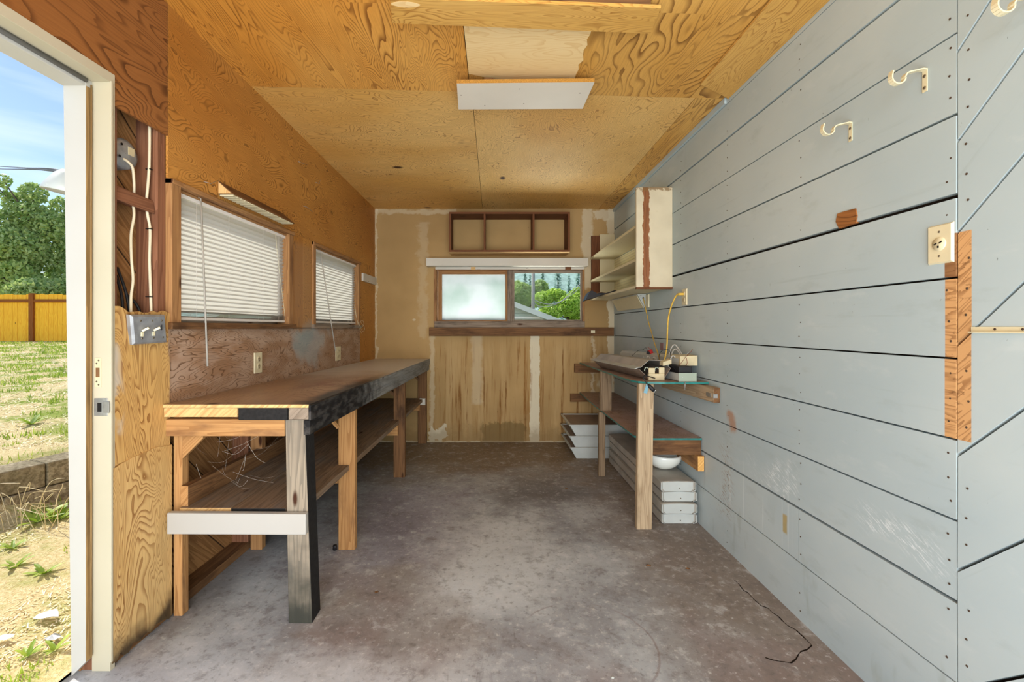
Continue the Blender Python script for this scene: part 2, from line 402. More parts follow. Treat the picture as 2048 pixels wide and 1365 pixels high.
def board_paint():
    m = M('blue_grey_board_paint', .5, .35); x, y, z = m.xyz(); u, v = m.uv()
    g = m.noise((x, y*1.1, z*1.6), 1.0, 4); st = m.noise((u*1.6, v*34, 0.), 1, 4, .6)
    c = m.mix(g.step(.3, .7), srgb(166, 183, 188), srgb(182, 195, 196))
    c = m.mix(st.step(.6, .78)*.22, c, srgb(130, 142, 140))
    # small scuffs, white paint scrapes and run marks, rust
    sp = m.noise((y*16, z*30, 0.), 1, 5, .7); c = m.mix(sp.step(.70, .74)*.6, c, srgb(104, 112, 110))
    w = m.noise((y*5, z*5, 2.), 1, 4)-.5; s2 = m.noise(((y*.86+z*.5)*22, (z*.86-y*.5)*150, 4.), 1, 4, .7)
    t = z-(y-1.25)*.0
    wh = m.rect(y+w*.4, 1.28, 2.35, z+w*.25, .50, .60, .03)*s2.step(.5, .62)*m.noise((y*3.2, 0., 1.), 1, 1).step(.45, .6)
    c = m.mix(wh*.8, c, srgb(222, 230, 232)); sm = m.noise((y*3.5, z*9, 12.), 1, 5, .65); c = m.mix(sm.step(.56, .7)*.22, c, srgb(140, 152, 150)); c = m.mix(sm.step(.42, .3)*.25, c, srgb(196, 206, 206)); nk = m.noise((y*70, z*26, 13.), 1, 3, .6); c = m.mix(nk.step(.72, .76)*.7, c, srgb(86, 92, 90)); dg = m.noise((y*9, z*3, 14.), 1, 3).step(.60, .70)*z.step(.5, .1)*.35; c = m.mix(dg, c, srgb(132, 140, 128))
    run = m.noise((y*60, z*1.2, 6.), 1, 2).step(.66, .7)*m.rect(y, 1.95, 2.5, z+w*.3, .2, .62, .08); c = m.mix(run*.6, c, srgb(214, 222, 222))
    rust = m.rect(y+w*.15, 2.36, 2.42, z+w*.3, .66, .73, .02); c = m.mix(rust*.8, c, srgb(170, 128, 98))
    rust2 = m.rect(y+w*.2, 2.40, 2.52, z+w*.2, .15, .55, .05)*s2.step(.52, .6); c = m.mix(rust2*.7, c, srgb(140, 112, 84))
    pk = m.rect(y+w*.03, 1.945, 1.975, z+w*.05, .31, .39, .006); c = m.mix(pk*.9, c, srgb(168, 150, 96))
    # vertical strip left bare of paint where a stud once stood
    bare = m.rect(y, 1.1935, 1.2635, z+w*.004, .897, 1.457, .0016)
    f = (m.noise((u*2.6, v*26, 8.), 1, 2.5)*9).fract().step(0, .6, 1, 0)
    b = m.mix(f*.7, srgb(200, 156, 106), srgb(136, 94, 56)); b = m.mix(m.rect(y, 1.23, 1.27, z, 1.336, 1.46, .002)*.7, b, srgb(104, 66, 40))
    b = m.mix(sp.step(.58, .66)*.6, b, srgb(92, 58, 34))
    c = m.mix(bare, c, b); m.color(c); m.bump(st, .2, .001); return m.mat
m_board = board_paint()
def drywall():
    m = M('water_stained_drywall_paper', .85, .15); x, y, z = m.xyz()
    w = m.noise((x, 0., z), 9, 5, .65)-.5; w2 = m.noise((x, 1., z), 3, 4)-.5; big = m.noise((x*.9, 0., z*.9), 1.3, 4)
    c = m.mix(big.step(.35, .65), srgb(160, 132, 88), srgb(180, 150, 102))
    low = (z+w2*.5).step(1.2, .9)*x.step(-.72, -.62)*z.step(1.12, 1.11)
    dr = m.noise((x*26, 0., z*1.1), 1, 5, .7, .2); d2 = m.noise((x*9, 2., z*.7), 1, 4, .6)
    c = m.mix(low*dr.step(.5, .62)*.5, c, srgb(126, 84, 38)); c = m.mix(low*d2.step(.45, .62)*.35, c, srgb(196, 170, 124))
    c = m.mix(low*(dr.step(.60, .64)*dr.step(.70, .66))*.75, c, srgb(112, 72, 32))
    comp = srgb(214, 206, 180)
    def patch(x0, x1, z0, z1, a=.9, s=.006, ww=.08):
        nonlocal c
        c = m.mix(m.rect(x+w*ww, x0, x1, z+w*ww, z0, z1, s)*a, c, comp)
    patch(BX(1060), BX(1079), -.1, 1.12, .95, .004, .05); patch(BX(838), BX(854), 1.1, 2.3, .2, .02, .2)
    patch(BX(944), BX(964), .4, 1.12, .3, .02, .1); patch(BX(1183), BX(1190), .4, 1.14, .45, .01, .2)
    patch(BX(1164), BX(1184), 1.6, 2.44, .55, .015, .12); patch(BX(860), BX(868), 0.0, 1.15, .35, .01, .1)
    patch(BX(1216), BX(1230), .2, 2.44, .7, .006, .14); patch(BX(750), BX(754), .8, 2.44, .45, .003, .12)
    patch(BX(858), BX(888), .0, .17, .9, .004, .35); patch(BX(1186), BX(1228), 2.33, 2.42, .7, .01, .15)
    patch(BX(1200), BX(1214), .55, .85, .4, .02, .2); patch(-1.25, 1.26, -.02, .012, .8, .004, .06); patch(-1.24, -.4, 2.38, 2.43, .35, .01, .12)
    dots = m.vor((x*4.2, 0., z*6), 1.0); c = m.mix((dots.step(.09, .06)*z.step(1.15, 1.2)*m.noise((x*2, 0., z), 1, 1).step(.45, .55))*.55, c, comp)
    damp = m.rect(x+w*.25, BX(962), BX(1050), z+w*.35, -.1, .2, .02); c = m.mix(damp*.6, c, srgb(98, 82, 48))
    damp2 = (z+w*.3).step(.22, .05)*.5; c = m.mix(damp2, c, srgb(118, 96, 62))
    sp = m.noise((x*40, 0., z*40), 1, 3).step(.72, .75)*.6; c = m.mix(sp, c, srgb(92, 70, 44))
    rim = m.rect(x+w*.3, BX(1040), BX(1062), z+w*.2, .30, 1.0, .03)*dr.step(.45, .55); c = m.mix(rim*.4, c, srgb(140, 96, 44))
    m.color(c); m.bump(w*1.0, .15, .002); return m.mat
m_dry = drywall()
def concrete():
    m = M('stained_concrete', .62, .3); x, y, z = m.xyz()
    w = m.noise((x, y, 0.), 3.2, 5, .6)-.5; f = m.noise((x, y, 2.), 34, 5, .7); g = m.noise((x, y, 5.), 1.6, 5, .6); s = m.noise((x*1.3, y*1.3, 7.), 7, 6, .7)
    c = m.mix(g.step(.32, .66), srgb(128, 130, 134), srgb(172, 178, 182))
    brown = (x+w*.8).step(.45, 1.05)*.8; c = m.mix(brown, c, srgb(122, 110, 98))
    back = (y+w*1.2).step(3.2, 4.2)*.85; c = m.mix(back, c, srgb(122, 102, 74))  # brown concrete toward the back, deepened with dimness put into the colour
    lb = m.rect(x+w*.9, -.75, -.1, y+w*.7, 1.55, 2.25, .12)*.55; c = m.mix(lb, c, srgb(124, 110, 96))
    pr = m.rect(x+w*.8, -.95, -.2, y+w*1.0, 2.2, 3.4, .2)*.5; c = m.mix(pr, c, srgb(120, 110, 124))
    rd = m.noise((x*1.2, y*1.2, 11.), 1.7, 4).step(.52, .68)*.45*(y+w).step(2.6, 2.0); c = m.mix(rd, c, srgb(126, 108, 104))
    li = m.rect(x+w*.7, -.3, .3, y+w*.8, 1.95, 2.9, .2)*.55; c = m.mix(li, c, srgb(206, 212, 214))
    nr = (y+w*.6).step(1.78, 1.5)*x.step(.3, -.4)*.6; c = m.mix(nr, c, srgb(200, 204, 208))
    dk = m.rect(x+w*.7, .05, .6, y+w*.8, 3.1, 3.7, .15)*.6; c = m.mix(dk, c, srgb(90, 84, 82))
    c = m.mix(s.step(.52, .66)*.5, c, srgb(108, 102, 100)); c = m.mix(s.step(.46, .32)*.5, c, srgb(196, 198, 200))
    f2 = m.noise((x, y, 3.), 13, 6, .75)
    c = m.mix(f.step(.54, .68)*.5, c, srgb(96, 92, 88)); c = m.mix(f.step(.44, .30)*.5, c, srgb(212, 212, 210)); c = m.mix(f2.step(.52, .68)*.3, c, srgb(104, 98, 94)); c = m.mix(f2.step(.46, .32)*.25, c, srgb(206, 206, 204))
    arc = ((((x-.35)*(x-.35)+(y-1.72)*(y-1.72)).m('SQRT')+f2*.02)-.27).abs().step(.006, .002)*g.step(.4, .55)*.4; c = m.mix(arc, c, srgb(110, 84, 74))
    tr = m.noise((x*30, y*2.2, 8.), 1, 4, .7).step(.6, .72)*m.noise((x*1.5, y*1.5, 30.), 1, 2).step(.45, .6)*.4; c = m.mix(tr, c, srgb(92, 84, 82))
    sp = m.vor((x*5, y*5, 0.), 1.0); c = m.mix(sp.step(.11, .05)*m.noise((x*2, y*2, 3.), 1, 2).step(.5, .6)*.6, c, srgb(70, 62, 56))
    # shade put into the floor colour under the bench by the left wall
    c = m.mix(x.step(-1.12, -1.3)*.5*y.step(1.7, 2), c, srgb(80, 68, 56))
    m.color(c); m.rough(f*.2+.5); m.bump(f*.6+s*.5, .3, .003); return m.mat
m_conc = concrete()

# ------------------------------------------------------------------ floor, ceiling
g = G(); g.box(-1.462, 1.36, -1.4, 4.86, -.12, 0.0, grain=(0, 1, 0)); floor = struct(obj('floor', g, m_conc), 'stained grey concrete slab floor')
g = G(); cr = [(200, 905), (222, 925), (240, 950), (262, 962), (286, 990), (320, 1020), (352, 1032), (372, 1052), (400, 1070), (420, 1092), (440, 1110), (478, 1130), (520, 1170), (550, 1200), (530, 1218), (500, 1228), (490, 1240), (478, 1262), (455, 1280), (430, 1275), (380, 1268), (340, 1255)]
cr = [(1380+a*.4433, 760+b*.4433) for a, b in cr]; cr = [P(a, b, 1092/(b-VY)) for a, b in cr]
for i in range(len(cr)-1):
    d_ = (cr[i+1]-cr[i]).normalized(); q_ = Vector((-d_.y, d_.x, 0))*(.0014+.0008*(i % 3)); z_ = Vector((0, 0, .0006))
    g.poly_faces([cr[i]-q_+z_, cr[i]+q_+z_, cr[i+1]+q_+z_, cr[i+1]-q_+z_], [(0, 3, 2, 1)])
L(obj('crack', g, m_darkgap, floor), 'thin dark crack in the slab')
def ceil_panel(g, x0, x1, y0, y1, mat, grain, gap=.0015, drop=0.0, n=6):
    x0 += gap; x1 -= gap; y0 += gap; y1 -= gap; off = (random.uniform(0, 40), random.uniform(0, 40))
    for i in range(n):
        a, b = y0+(y1-y0)*i/n, y0+(y1-y0)*(i+1)/n
        z = lambda x, y: CZ(x, y)-drop
        g.poly_faces([(x0, a, z(x0, a)), (x0, b, z(x0, b)), (x1, b, z(x1, b)), (x1, a, z(x1, a))], [(0, 1, 2, 3)], mat=mat, grain=grain, off=off)
    g.poly_faces([(x0, y0, CZ(x0, y0)-drop), (x1, y0, CZ(x1, y0)-drop), (x1, y0, CZ(x1, y0)+.01), (x0, y0, CZ(x0, y0)+.01),
                  (x0, y1, CZ(x0, y1)-drop), (x1, y1, CZ(x1, y1)-drop), (x1, y1, CZ(x1, y1)+.01), (x0, y1, CZ(x0, y1)+.01)],
                 [(0, 1, 2, 3), (5, 4, 7, 6), (4, 0, 3, 7), (1, 5, 6, 2)], mat=mat, grain=grain, off=off)
g = G()
ceil_panel(g, -1.46, -.12, 2.462, 4.86, 1, (1, 0, 0)); ceil_panel(g, -.12, 1.09, 2.462, 4.86, 1, (0, 1, 0)); ceil_panel(g, 1.09, 1.36, 2.462, 4.86, 2, (0, 1, 0))
ceil_panel(g, -1.46, -.13, -1.4, 2.462, 0, (0, 1, 0), drop=.002); ceil_panel(g, -.13, 1.06, -1.4, 2.462, 2, (0, 1, 0), drop=.001); ceil_panel(g, 1.06, 1.36, -1.4, 2.462, 2, (0, 1, 0))
ceil_panel(g, -1.6, 1.5, -1.6, 5.1, 3, (0, 1, 0), drop=-.03, n=24)
struct(obj('ceiling', g, [m_ceil_a, m_ceil_b, m_ceil_c, m_darkgap]), 'plywood sheet ceiling')
g = G(); pts = [P(927, 46, 1.86), P(1178, 52, 1.86)]
x0, x1 = -.128, .41
def jag(n=14):
    r = []
    for i in range(n+1):
        y = 1.80+(2.335-1.80)*i/n; r.append((x1+.006*math.sin(i*2.3)+random.uniform(-.006, .006)+(.0 if i < n else .012), y))
    return r
pp = [(x0, 1.80)]+jag()+[(x0, 2.335)]
g.prism([(a, b, CZ(a, 2.0)-.006) for a, b in pp], (0, 0, .02), grain=(1, 0, 0))
struct(obj('trim_1', g, m_pale), 'pale birch plywood patch panel let into the ceiling')
t = thing('hanging_board', (.15, 2.365, 2.42), 'white melamine board hung under the ceiling beside the pale panel', 'board')
g = G(); g.prism([(-.183, 2.238, 2.40), (.492, 2.225, 2.40), (.486, 2.497, 2.40), (-.195, 2.505, 2.40)], (0, 0, .019), grain=(1, 0, 0), mat=[0, 1, 1, 1, 1, 1])
obj('board', g, [m_melamine, m_particle], t)
g = G(); g.box(-.05, .0, 2.3, 2.48, 2.419, 2.463); g.box(.30, .35, 2.3, 2.48, 2.419, 2.455); L(obj('batten', g, m_brown, t), 'dark batten')
g = G()
for a, b in ((-.17, 2.35), (.44, 2.33), (.13, 2.29), (.16, 2.44), (-.05, 2.46)): g.disc((a, b, 2.40), (0, 0, -1), .0028, 8)
obj('screw', g, m_nail, t)
t = thing('ceiling_strip', (.12, 1.79, 2.44), 'golden plywood strip nailed across the ceiling above the pale panel', 'board')
g = G(); g.prism([(-.385, 1.693, 2.425), (.640, 1.745, 2.425), (.652, 1.897, 2.425), (-.41, 1.832, 2.425)], (0, 0, .013), grain=(1, .05, 0)); obj('strip', g, m_strip, t)
g = G(); q = [( -.335+.055*math.cos(a), 1.725+.016*math.sin(a)*abs(math.sin(a))**.3+.003*math.cos(a), 2.4245) for a in [i*math.pi/9 for i in range(18)]]
g.prism(q, (0, 0, .002), grain=(1, 0, 0)); L(obj('veneer_plug', g, m_pale, t), 'pale oval veneer patch')
g = G(); g.box(-.35, .6, 1.74, 1.84, 2.438, 2.475); obj('batten', g, m_brown, t)
g = G(); g.prism([(1.035, -1.4, 2.428), (1.2515, -1.4, 2.420), (1.2515, 2.43, 2.420), (1.20, 2.395, 2.422), (1.045, 2.30, 2.428)], (0, 0, .010), grain=(0, 1, 0))
struct(obj('trim_2', g, m_strip), 'golden plywood filler strip along the ceiling above the board wall')

# ------------------------------------------------------------------ left wall
def lwall(g, y0, y1, z0, z1, th=.011, mat=0, grain=(0, 1, 0), gap=.001, ztop=None, d=0.0):
    """slab on the left wall plane; face toward the room at WLX + d"""
    y0 += gap; y1 -= gap
    za, zb = (z1, z1) if ztop is None else (CZ(-1.3, y0)+.003, CZ(-1.3, y1)+.003)
    a, b = WLX(y0)+d, WLX(y1)+d
    g.hexa([(a-th, y0, z0), (a, y0, z0), (b, y1, z0), (b-th, y1, z0), (a-th, y0, za), (a, y0, za), (b, y1, zb), (b-th, y1, zb)], mat=mat, grain=grain)
YA, YB = 1.586, 1.862            # jamb, sheet seam
W1 = (1.866, 2.935, 1.20, 1.812); W2 = (3.225, 4.262, 1.20, 1.808)
g = G()
lwall(g, -1.4, YB-.0015, 2.072, 0, ztop=1, mat=1); lwall(g, 1.597, YB, 1.985, 2.072, mat=1, gap=0)
lwall(g, YB, BY, 1.813, 0, ztop=1, mat=0)
lwall(g, W1[1], 3.084, 1.19, 1.812, mat=0, grain=(0, 0, 1)); lwall(g, 3.084, W2[0], 1.19, 1.812, mat=0, grain=(0, 0, 1))
lwall(g, W2[1], BY, .845, 1.812, mat=0, grain=(0, 0, 1)); lwall(g, YB, W2[1], .845, 1.199, mat=0, grain=(0, 1, 0))
# ragged upper and lower sheets beside the door
def ragged(g, y0, y1, zlow, zhigh, amp_lo, amp_hi, mat, d=0.0, n=16, th=.011):
    lo = []; hi = []
    for i in range(n+1):
        y = y0+(y1-y0)*i/n
        lo.append((WLX(y)+d, y, zlow(y)+random.uniform(-amp_lo, amp_lo))); hi.append((WLX(y)+d, y, zhigh(y)+random.uniform(-amp_hi, amp_hi)))
    off = (random.uniform(0, 40), random.uniform(0, 40))
    for i in range(n):
        a, b, c, e = lo[i], lo[i+1], hi[i+1], hi[i]; s = lambda p: (p[0]-th, p[1], p[2])
        g.poly_faces([a, b, c, e, s(a), s(b), s(c), s(e)], [(0, 1, 2, 3), (4, 7, 6, 5), (0, 4, 5, 1), (3, 2, 6, 7)]+([(0, 3, 7, 4)] if i == 0 else [])+([(1, 5, 6, 2)] if i == n-1 else []), mat=mat, grain=(0, 0, 1), off=off)
ragged(g, 1.592, 1.868, lambda y: .712-.02*(y-1.6), lambda y: 1.262+(.008 if y < 1.66 else 0), .004, .007, 2, d=.003)
ragged(g, 1.592, 1.874, lambda y: .02+.04*max(0, 1.75-y), lambda y: .705+.02*math.sin((y-1.6)*9), .012, .003, 2, d=.006)
# front wall return past the door toward the open end
lwall(g, -1.4, .66, 0, 2.072, mat=0, grain=(0, 0, 1))
# framing behind the sheets
def stud(g, y0, z0, z1, w=.038, mat=3, d=-.012, dep=.088):
    a = WLX(y0)+d; g.box(a-dep, a, y0, y0+w, z0, z1, mat=mat, grain=(0, 0, 1))
stud(g, 1.593, 0, 2.3, .04); stud(g, 1.822, 0, 2.3, .041)
for y in (2.455, 3.05, 3.62, 4.2, 4.66): stud(g, y, .04, .84 if y < 4.25 and not (2.94 < y < 3.2) else 2.3)
g.hexa([(WLX(1.6)-.1, 1.6, 0), (WLX(1.6)-.012, 1.6, 0), (WLX(4.7)-.012, 4.7, 0), (WLX(4.7)-.1, 4.7, 0)]+[(WLX(1.6)-.1, 1.6, .04), (WLX(1.6)-.012, 1.6, .04), (WLX(4.7)-.012, 4.7, .04), (WLX(4.7)-.1, 4.7, .04)], mat=4, grain=(0, 1, 0))
# diagonal sheathing on the outside
for (a, b, c, e) in ((-1.4, .62, 0, 2.7), (.62, 1.63, 2.09, 2.7), (1.588, W1[0], 0, 2.7), (W1[0], W1[1], 0, W1[2]), (W1[0], W1[1], W1[3], 2.7), (W1[1], W2[0], 0, 2.7), (W2[0], W2[1], 0, W2[2]), (W2[0], W2[1], W2[3], 2.7), (W2[1], 4.86, 0, 2.7)):
    lwall(g, a, b, c, min(e, 2.46) if e > 2.4 else e, th=.022, mat=5, grain=(0, .7, -.7), gap=0, d=-.1)
struct(obj('wall_left', g, [m_wall_up, m_wall_head, m_wall_low, m_stud, m_brown, m_sheath]), 'plywood clad left wall with open framing below the bench')
# nail heads and knots: tiny staples sticking out of the plywood
for k, (a, b, c, e) in enumerate([(596, 323, 611, 330), (606, 412, 622, 424), (631, 365, 637, 360), (407, 363, 432, 361)]):
    g = G(); g.tube([Vector((WLX(LY(a)), LY(a), LZ(a, b))), Vector((WLX(LY(a))+.02, LY(a)+.02, LZ(a, b)-.004)), Vector((WLX(LY(c))+.012, LY(c), LZ(c, e)))], .0014, 5)
    tag(obj('bent_nail', g, m_zinc), ['thin bent nail in the plywood, nearest the ceiling', 'bent nail in the plywood right above the gap between windows', 'short bent nail in plywood between the two longer bent ones', 'long pale nail sticking out beside the slatted wedge over the window'][k], 'nail', 'bent nails in the left wall')
# blocking, cables, junction box in the open stud bay
g = G(); a = WLX(1.7)-.02
g.hexa([(a-.06, 1.634, 1.675), (a, 1.634, 1.660), (a+.004, 1.821, 1.652), (a-.06, 1.821, 1.665), (a-.06, 1.634, 1.722), (a-.006, 1.634, 1.716), (a-.004, 1.821, 1.706), (a-.06, 1.821, 1.715)], grain=(0, 1, 0))
struct(obj('trim_3', g, m_stud, bevel=.004), 'wood blocking between the studs of the open wall bay')
jb = thing('junction_box', (WLX(1.72)-.07, 1.73, 1.8), 'round grey metal junction box inside the open wall bay', 'junction box')
g = G(); cx = WLX(1.75)-.1; c = Vector((cx, 1.715, 1.852)); g.lathe([(.001, .055), (.040, .054), (.056, .048), (.058, .03), (.058, 0)], c, (1, -.12, 0), 24)
obj('box', g, m_steel, jb)
g = G()
for a_ in (.5, 2.2, 3.7, 5.3): g.disc(c+Vector((.056, -.006+math.cos(a_)*.036, math.sin(a_)*.036)), (1, -.1, 0), .005, 10)
L(obj('screw', g, m_slot, jb), 'dark screw hole'); g = G(); g.box(c.x+.052, c.x+.058, c.y+.002, c.y+.03, c.z+.0, c.z+.03); L(obj('sticker', g, m_beige, jb), 'beige sticker')
def smooth(pts, n=6):
    pts = [Vector(p) for p in pts]; out = []
    for i in range(len(pts)-1):
        p0, p1, p2, p3 = pts[max(i-1, 0)], pts[i], pts[i+1], pts[min(i+2, len(pts)-1)]
        for k in range(n):
            t = k/n; out.append(.5*((2*p1)+(-p0+p2)*t+(2*p0-5*p1+4*p2-p3)*t*t+(-p0+3*p1-3*p2+p3)*t**3))
    return out+[pts[-1]]
def lw(px, py, d): # image point on plane parallel to left wall offset d
    t = (px-VX)/FPX; Y = (1.392-d)/(.0316-t); return Vector((t*Y, Y, CAMZ-(py-VY)*Y/FPX))
cb = G(); cb.tube(smooth([lw(247, 318, -.048), lw(256, 324, -.035), lw(265, 336, -.03), (lw(268, 365, -.03))]+[lw(268, 385, -.04), lw(266, 405, -.04), lw(268, 432, -.03), lw(262, 470, -.03), lw(263, 520, -.03), lw(266, 560, -.03), lw(262, 595, -.03), lw(262, 640, -.025)]), .0048, 8, flat=1.0)
tag(obj('power_cable', cb, m_cable), 'cream cable running from the round junction box to the switch plate', 'cable')
cb = G(); cb.tube(smooth([lw(299, 245, -.03), lw(299, 290, -.03), lw(298, 340, -.03), lw(295, 378, -.035), lw(293, 405, -.04), lw(295, 430, -.03), lw(300, 460, -.03), lw(299, 520, -.03), lw(301, 580, -.03), lw(303, 640, -.025)]), .0052, 8)
t = tag(obj('power_cable', cb, m_cable), 'cream cable stapled to the stud nearer the window', 'cable')
g = G()
for py in (339, 458, 594): p = lw(299, py, -.03); g.bar(p+Vector((-.012, 0, .0)), p+Vector((.009, 0, 0)), .013, .003)
obj('staple', g, m_slot, t)
for k, (a, b) in enumerate((((237, 535), (262, 650)), ((236, 552), (246, 650)), ((256, 590), (285, 640)))):
    g = G(); g.tube(smooth([lw(a[0]-3, a[1], -.09), lw((a[0]+b[0])/2+3, (a[1]+b[1])/2-5, -.06), lw(b[0], b[1], -.05)]), .005, 8)
    tag(obj('black_cable', g, m_black), ['black cable at the bottom of the open wall bay, longest of three', 'black cable against the stud next to the door frame', 'short black cable leaning right behind the cream cables'][k], 'cable', 'black cables in the wall bay')
# metal switch plate
sp = thing('light_switch', (WLX(1.75), 1.755, 1.14), 'steel three gang switch plate with two chipped toggles on the plywood', 'light switch')
g = G(); A, B, C_, D = lw(259, 630, .02), lw(329, 630, .035), lw(333, 685, .022), lw(264, 690, .012)
nrm = (B-A).cross(D-A).normalized(); nrm = nrm if nrm.x > 0 else -nrm
def lerp4(u, v): return A.lerp(B, u).lerp(D.lerp(C_, u), v)
ins = lambda u, v: lerp4(u, v)+nrm*.006
g.poly_faces([A, B, C_, D, ins(.05, .06), ins(.95, .06), ins(.95, .94), ins(.05, .94)]+[q-nrm*.014 for q in (A, B, C_, D)],
             [(4, 5, 6, 7), (0, 1, 5, 4), (1, 2, 6, 5), (2, 3, 7, 6), (3, 0, 4, 7), (1, 0, 8, 9), (2, 1, 9, 10), (3, 2, 10, 11), (0, 3, 11, 8)])
obj('plate', g, m_steel, sp)
for u in (.27, .60):
    g = G(); c = ins(u, .55); g.bar(c-nrm*.002+Vector((0, 0, -.012)), c+nrm*.002+Vector((0, 0, -.012)), .01, .016); g.bar(c, c+nrm*.018+Vector((0, .012, .014)), .009, .008); obj('toggle', g, m_ivory, sp, bevel=.001)
g = G(); c = ins(.84, .45); g.bar(c+Vector((0, 0, .011)), c-Vector((0, 0, .011)), .002, .009); L(obj('slot', g, m_slot, sp), 'empty black toggle slot')
g = G()
for u in (.25, .58, .86):
    for v in (.2, .8): g.disc(ins(u, v), nrm, .004, 10)
obj('screw', g, m_screw, sp)

# ------------------------------------------------------------------ door frame
YJ = YA; XI = WLX(YJ)+.004
g = G()
g.box(XI-.064, XI, YJ, YJ+.02, 0.0, 2.056, mat=1, grain=(0, 0, 1))           # rebate
xo = -1.479
g.prism([(xo+.028, 1.562, .0), (XI-.064, 1.562, .05), (XI-.064, 1.562, 2.056), (xo, 1.562, 2.056)], (0, .045, 0), mat=0, grain=(0, 0, 1))
g.box(XI-.0639, XI-.0625, 1.5625, YJ, .05, 2.03, mat=2, grain=(0, 0, 1))
g.box(XI-.0, XI+.004, YJ+.0, YJ+.008, .03, 2.06, mat=1, grain=(0, 0, 1))
# header
def hx(y): return WLX(y)+.004
g.hexa([(hx(.64)-.064, .64, 2.056), (hx(.64), .64, 2.056), (XI, YJ+.02, 2.056), (XI-.064, YJ+.02, 2.056)]+[(hx(.64)-.064, .64, 2.09), (hx(.64), .64, 2.09), (XI, YJ+.02, 2.09), (XI-.064, YJ+.02, 2.09)], mat=1, grain=(0, 1, 0))
g.hexa([(hx(.64)-.14, .64, 2.03), (hx(.64)-.064, .64, 2.03), (XI-.064, 1.60, 2.03), (xo, 1.60, 2.03)]+[(hx(.64)-.14, .64, 2.09), (hx(.64)-.064, .64, 2.09), (XI-.064, 1.60, 2.09), (xo, 1.60, 2.09)], mat=0, grain=(0, 1, 0))
g.box(hx(.64)-.14, hx(.64), .62, .66, 0, 2.09, mat=0, grain=(0, 0, 1))
door = struct(obj('door_1', g, [m_jamb, m_jambin, m_stopside], bevel=.0015), 'white painted door frame of the open side door')
g = G(); g.tube([(hx(.66)-.060, .66, 2.047), (hx(1.1)-.060, 1.1, 2.047), (XI-.060, 1.56, 2.047)], .0075, 8); obj('weatherstrip', g, m_rubber, door)
g = G(); g.tube([(XI-.058, 1.577, .06), (XI-.0585, 1.577, 1.0), (XI-.058, 1.577, 2.04)], .0028, 6); obj('weatherstrip', g, m_stopside, door)
def plate_holes(name, x0, x1, z0, z1, par):
    g = G(); g.box(x0, x1, YJ-.0022, YJ+.001, z0, z1); o = obj(name, g, m_beige, par, bevel=.0015)
    g = G(); g.box((x0+x1)/2-.0065, (x0+x1)/2+.0065, YJ-.003, YJ, z0+.035, z1-.035); L(obj('bolt_hole', g, m_brown, o), 'dark bolt hole')
    g = G()
    for z in (z0+.009, z0+.02, z1-.009, z1-.02): g.disc(((x0+x1)/2+(.003 if z in (z0+.009, z1-.009) else -.004), YJ-.0022, z), (0, -1, 0), .0032, 10)
    obj('screw', g, m_screw, o); return o
plate_holes('strike_plate', BX(190, YJ), BX(203, YJ), BZ(775, YJ), BZ(716, YJ), door)
g = G(); x0, x1 = BX(189, YJ), BX(218, YJ); g.box(x0, x1-.004, YJ-.0022, YJ+.001, BZ(832, YJ), BZ(797, YJ)); g.prism([(x1-.02, YJ-.0022, BZ(826, YJ)), (x1+.006, YJ-.007, BZ(826, YJ)), (x1+.006, YJ-.005, BZ(826, YJ)), (x1-.02, YJ, BZ(826, YJ))], (0, 0, .04))
o = obj('latch_strike_plate', g, m_zinc, door, bevel=.001)
g = G(); g.box(x0+.012, x0+.026, YJ-.003, YJ, BZ(824, YJ), BZ(806, YJ)); L(obj('latch_hole', g, m_slot, o), 'dark latch hole')

# ------------------------------------------------------------------ left windows + blinds
def translucent(name, col, fac, rough=.5):
    m = bpy.data.materials.new(name); m.use_nodes = True; t = m.node_tree; p = t.nodes['Principled BSDF']; p.inputs['Base Color'].default_value = col; p.inputs['Roughness'].default_value = rough
    tr = t.nodes.new('ShaderNodeBsdfTranslucent'); tr.inputs[0].default_value = col; mx = t.nodes.new('ShaderNodeMixShader'); mx.inputs[0].default_value = fac
    t.links.new(p.outputs[0], mx.inputs[1]); t.links.new(tr.outputs[0], mx.inputs[2]); t.links.new(mx.outputs[0], t.nodes['Material Output'].inputs[0]); return m
def clear_glass(name):
    m = bpy.data.materials.new(name); m.use_nodes = True; t = m.node_tree; t.nodes.remove(t.nodes['Principled BSDF'])
    tr = t.nodes.new('ShaderNodeBsdfTransparent'); tr.inputs[0].default_value = (.93, .95, .94, 1); gl = t.nodes.new('ShaderNodeBsdfGlossy'); gl.inputs['Roughness'].default_value = .03
    fr = t.nodes.new('ShaderNodeFresnel'); fr.inputs[0].default_value = 1.12; mx = t.nodes.new('ShaderNodeMixShader')
    t.links.new(fr.outputs[0], mx.inputs[0]); t.links.new(tr.outputs[0], mx.inputs[1]); t.links.new(gl.outputs[0], mx.inputs[2]); t.links.new(mx.outputs[0], t.nodes['Material Output'].inputs[0]); return m
m_slat = translucent('white_vinyl_slat', srgb(216, 211, 202), .42)
m_vinyl = plain('white_vinyl_rail', srgb(236, 232, 226), .4, .4)
m_glass = clear_glass('clear_pane')
def lbar(g, y0, y1, z0, z1, d0, d1, mat=0, grain=None):
    g.hexa([(WLX(y0)+d0, y0, z0), (WLX(y0)+d1, y0, z0), (WLX(y1)+d1, y1, z0), (WLX(y1)+d0, y1, z0), (WLX(y0)+d0, y0, z1), (WLX(y0)+d1, y0, z1), (WLX(y1)+d1, y1, z1), (WLX(y1)+d0, y1, z1)], mat=mat, grain=grain)
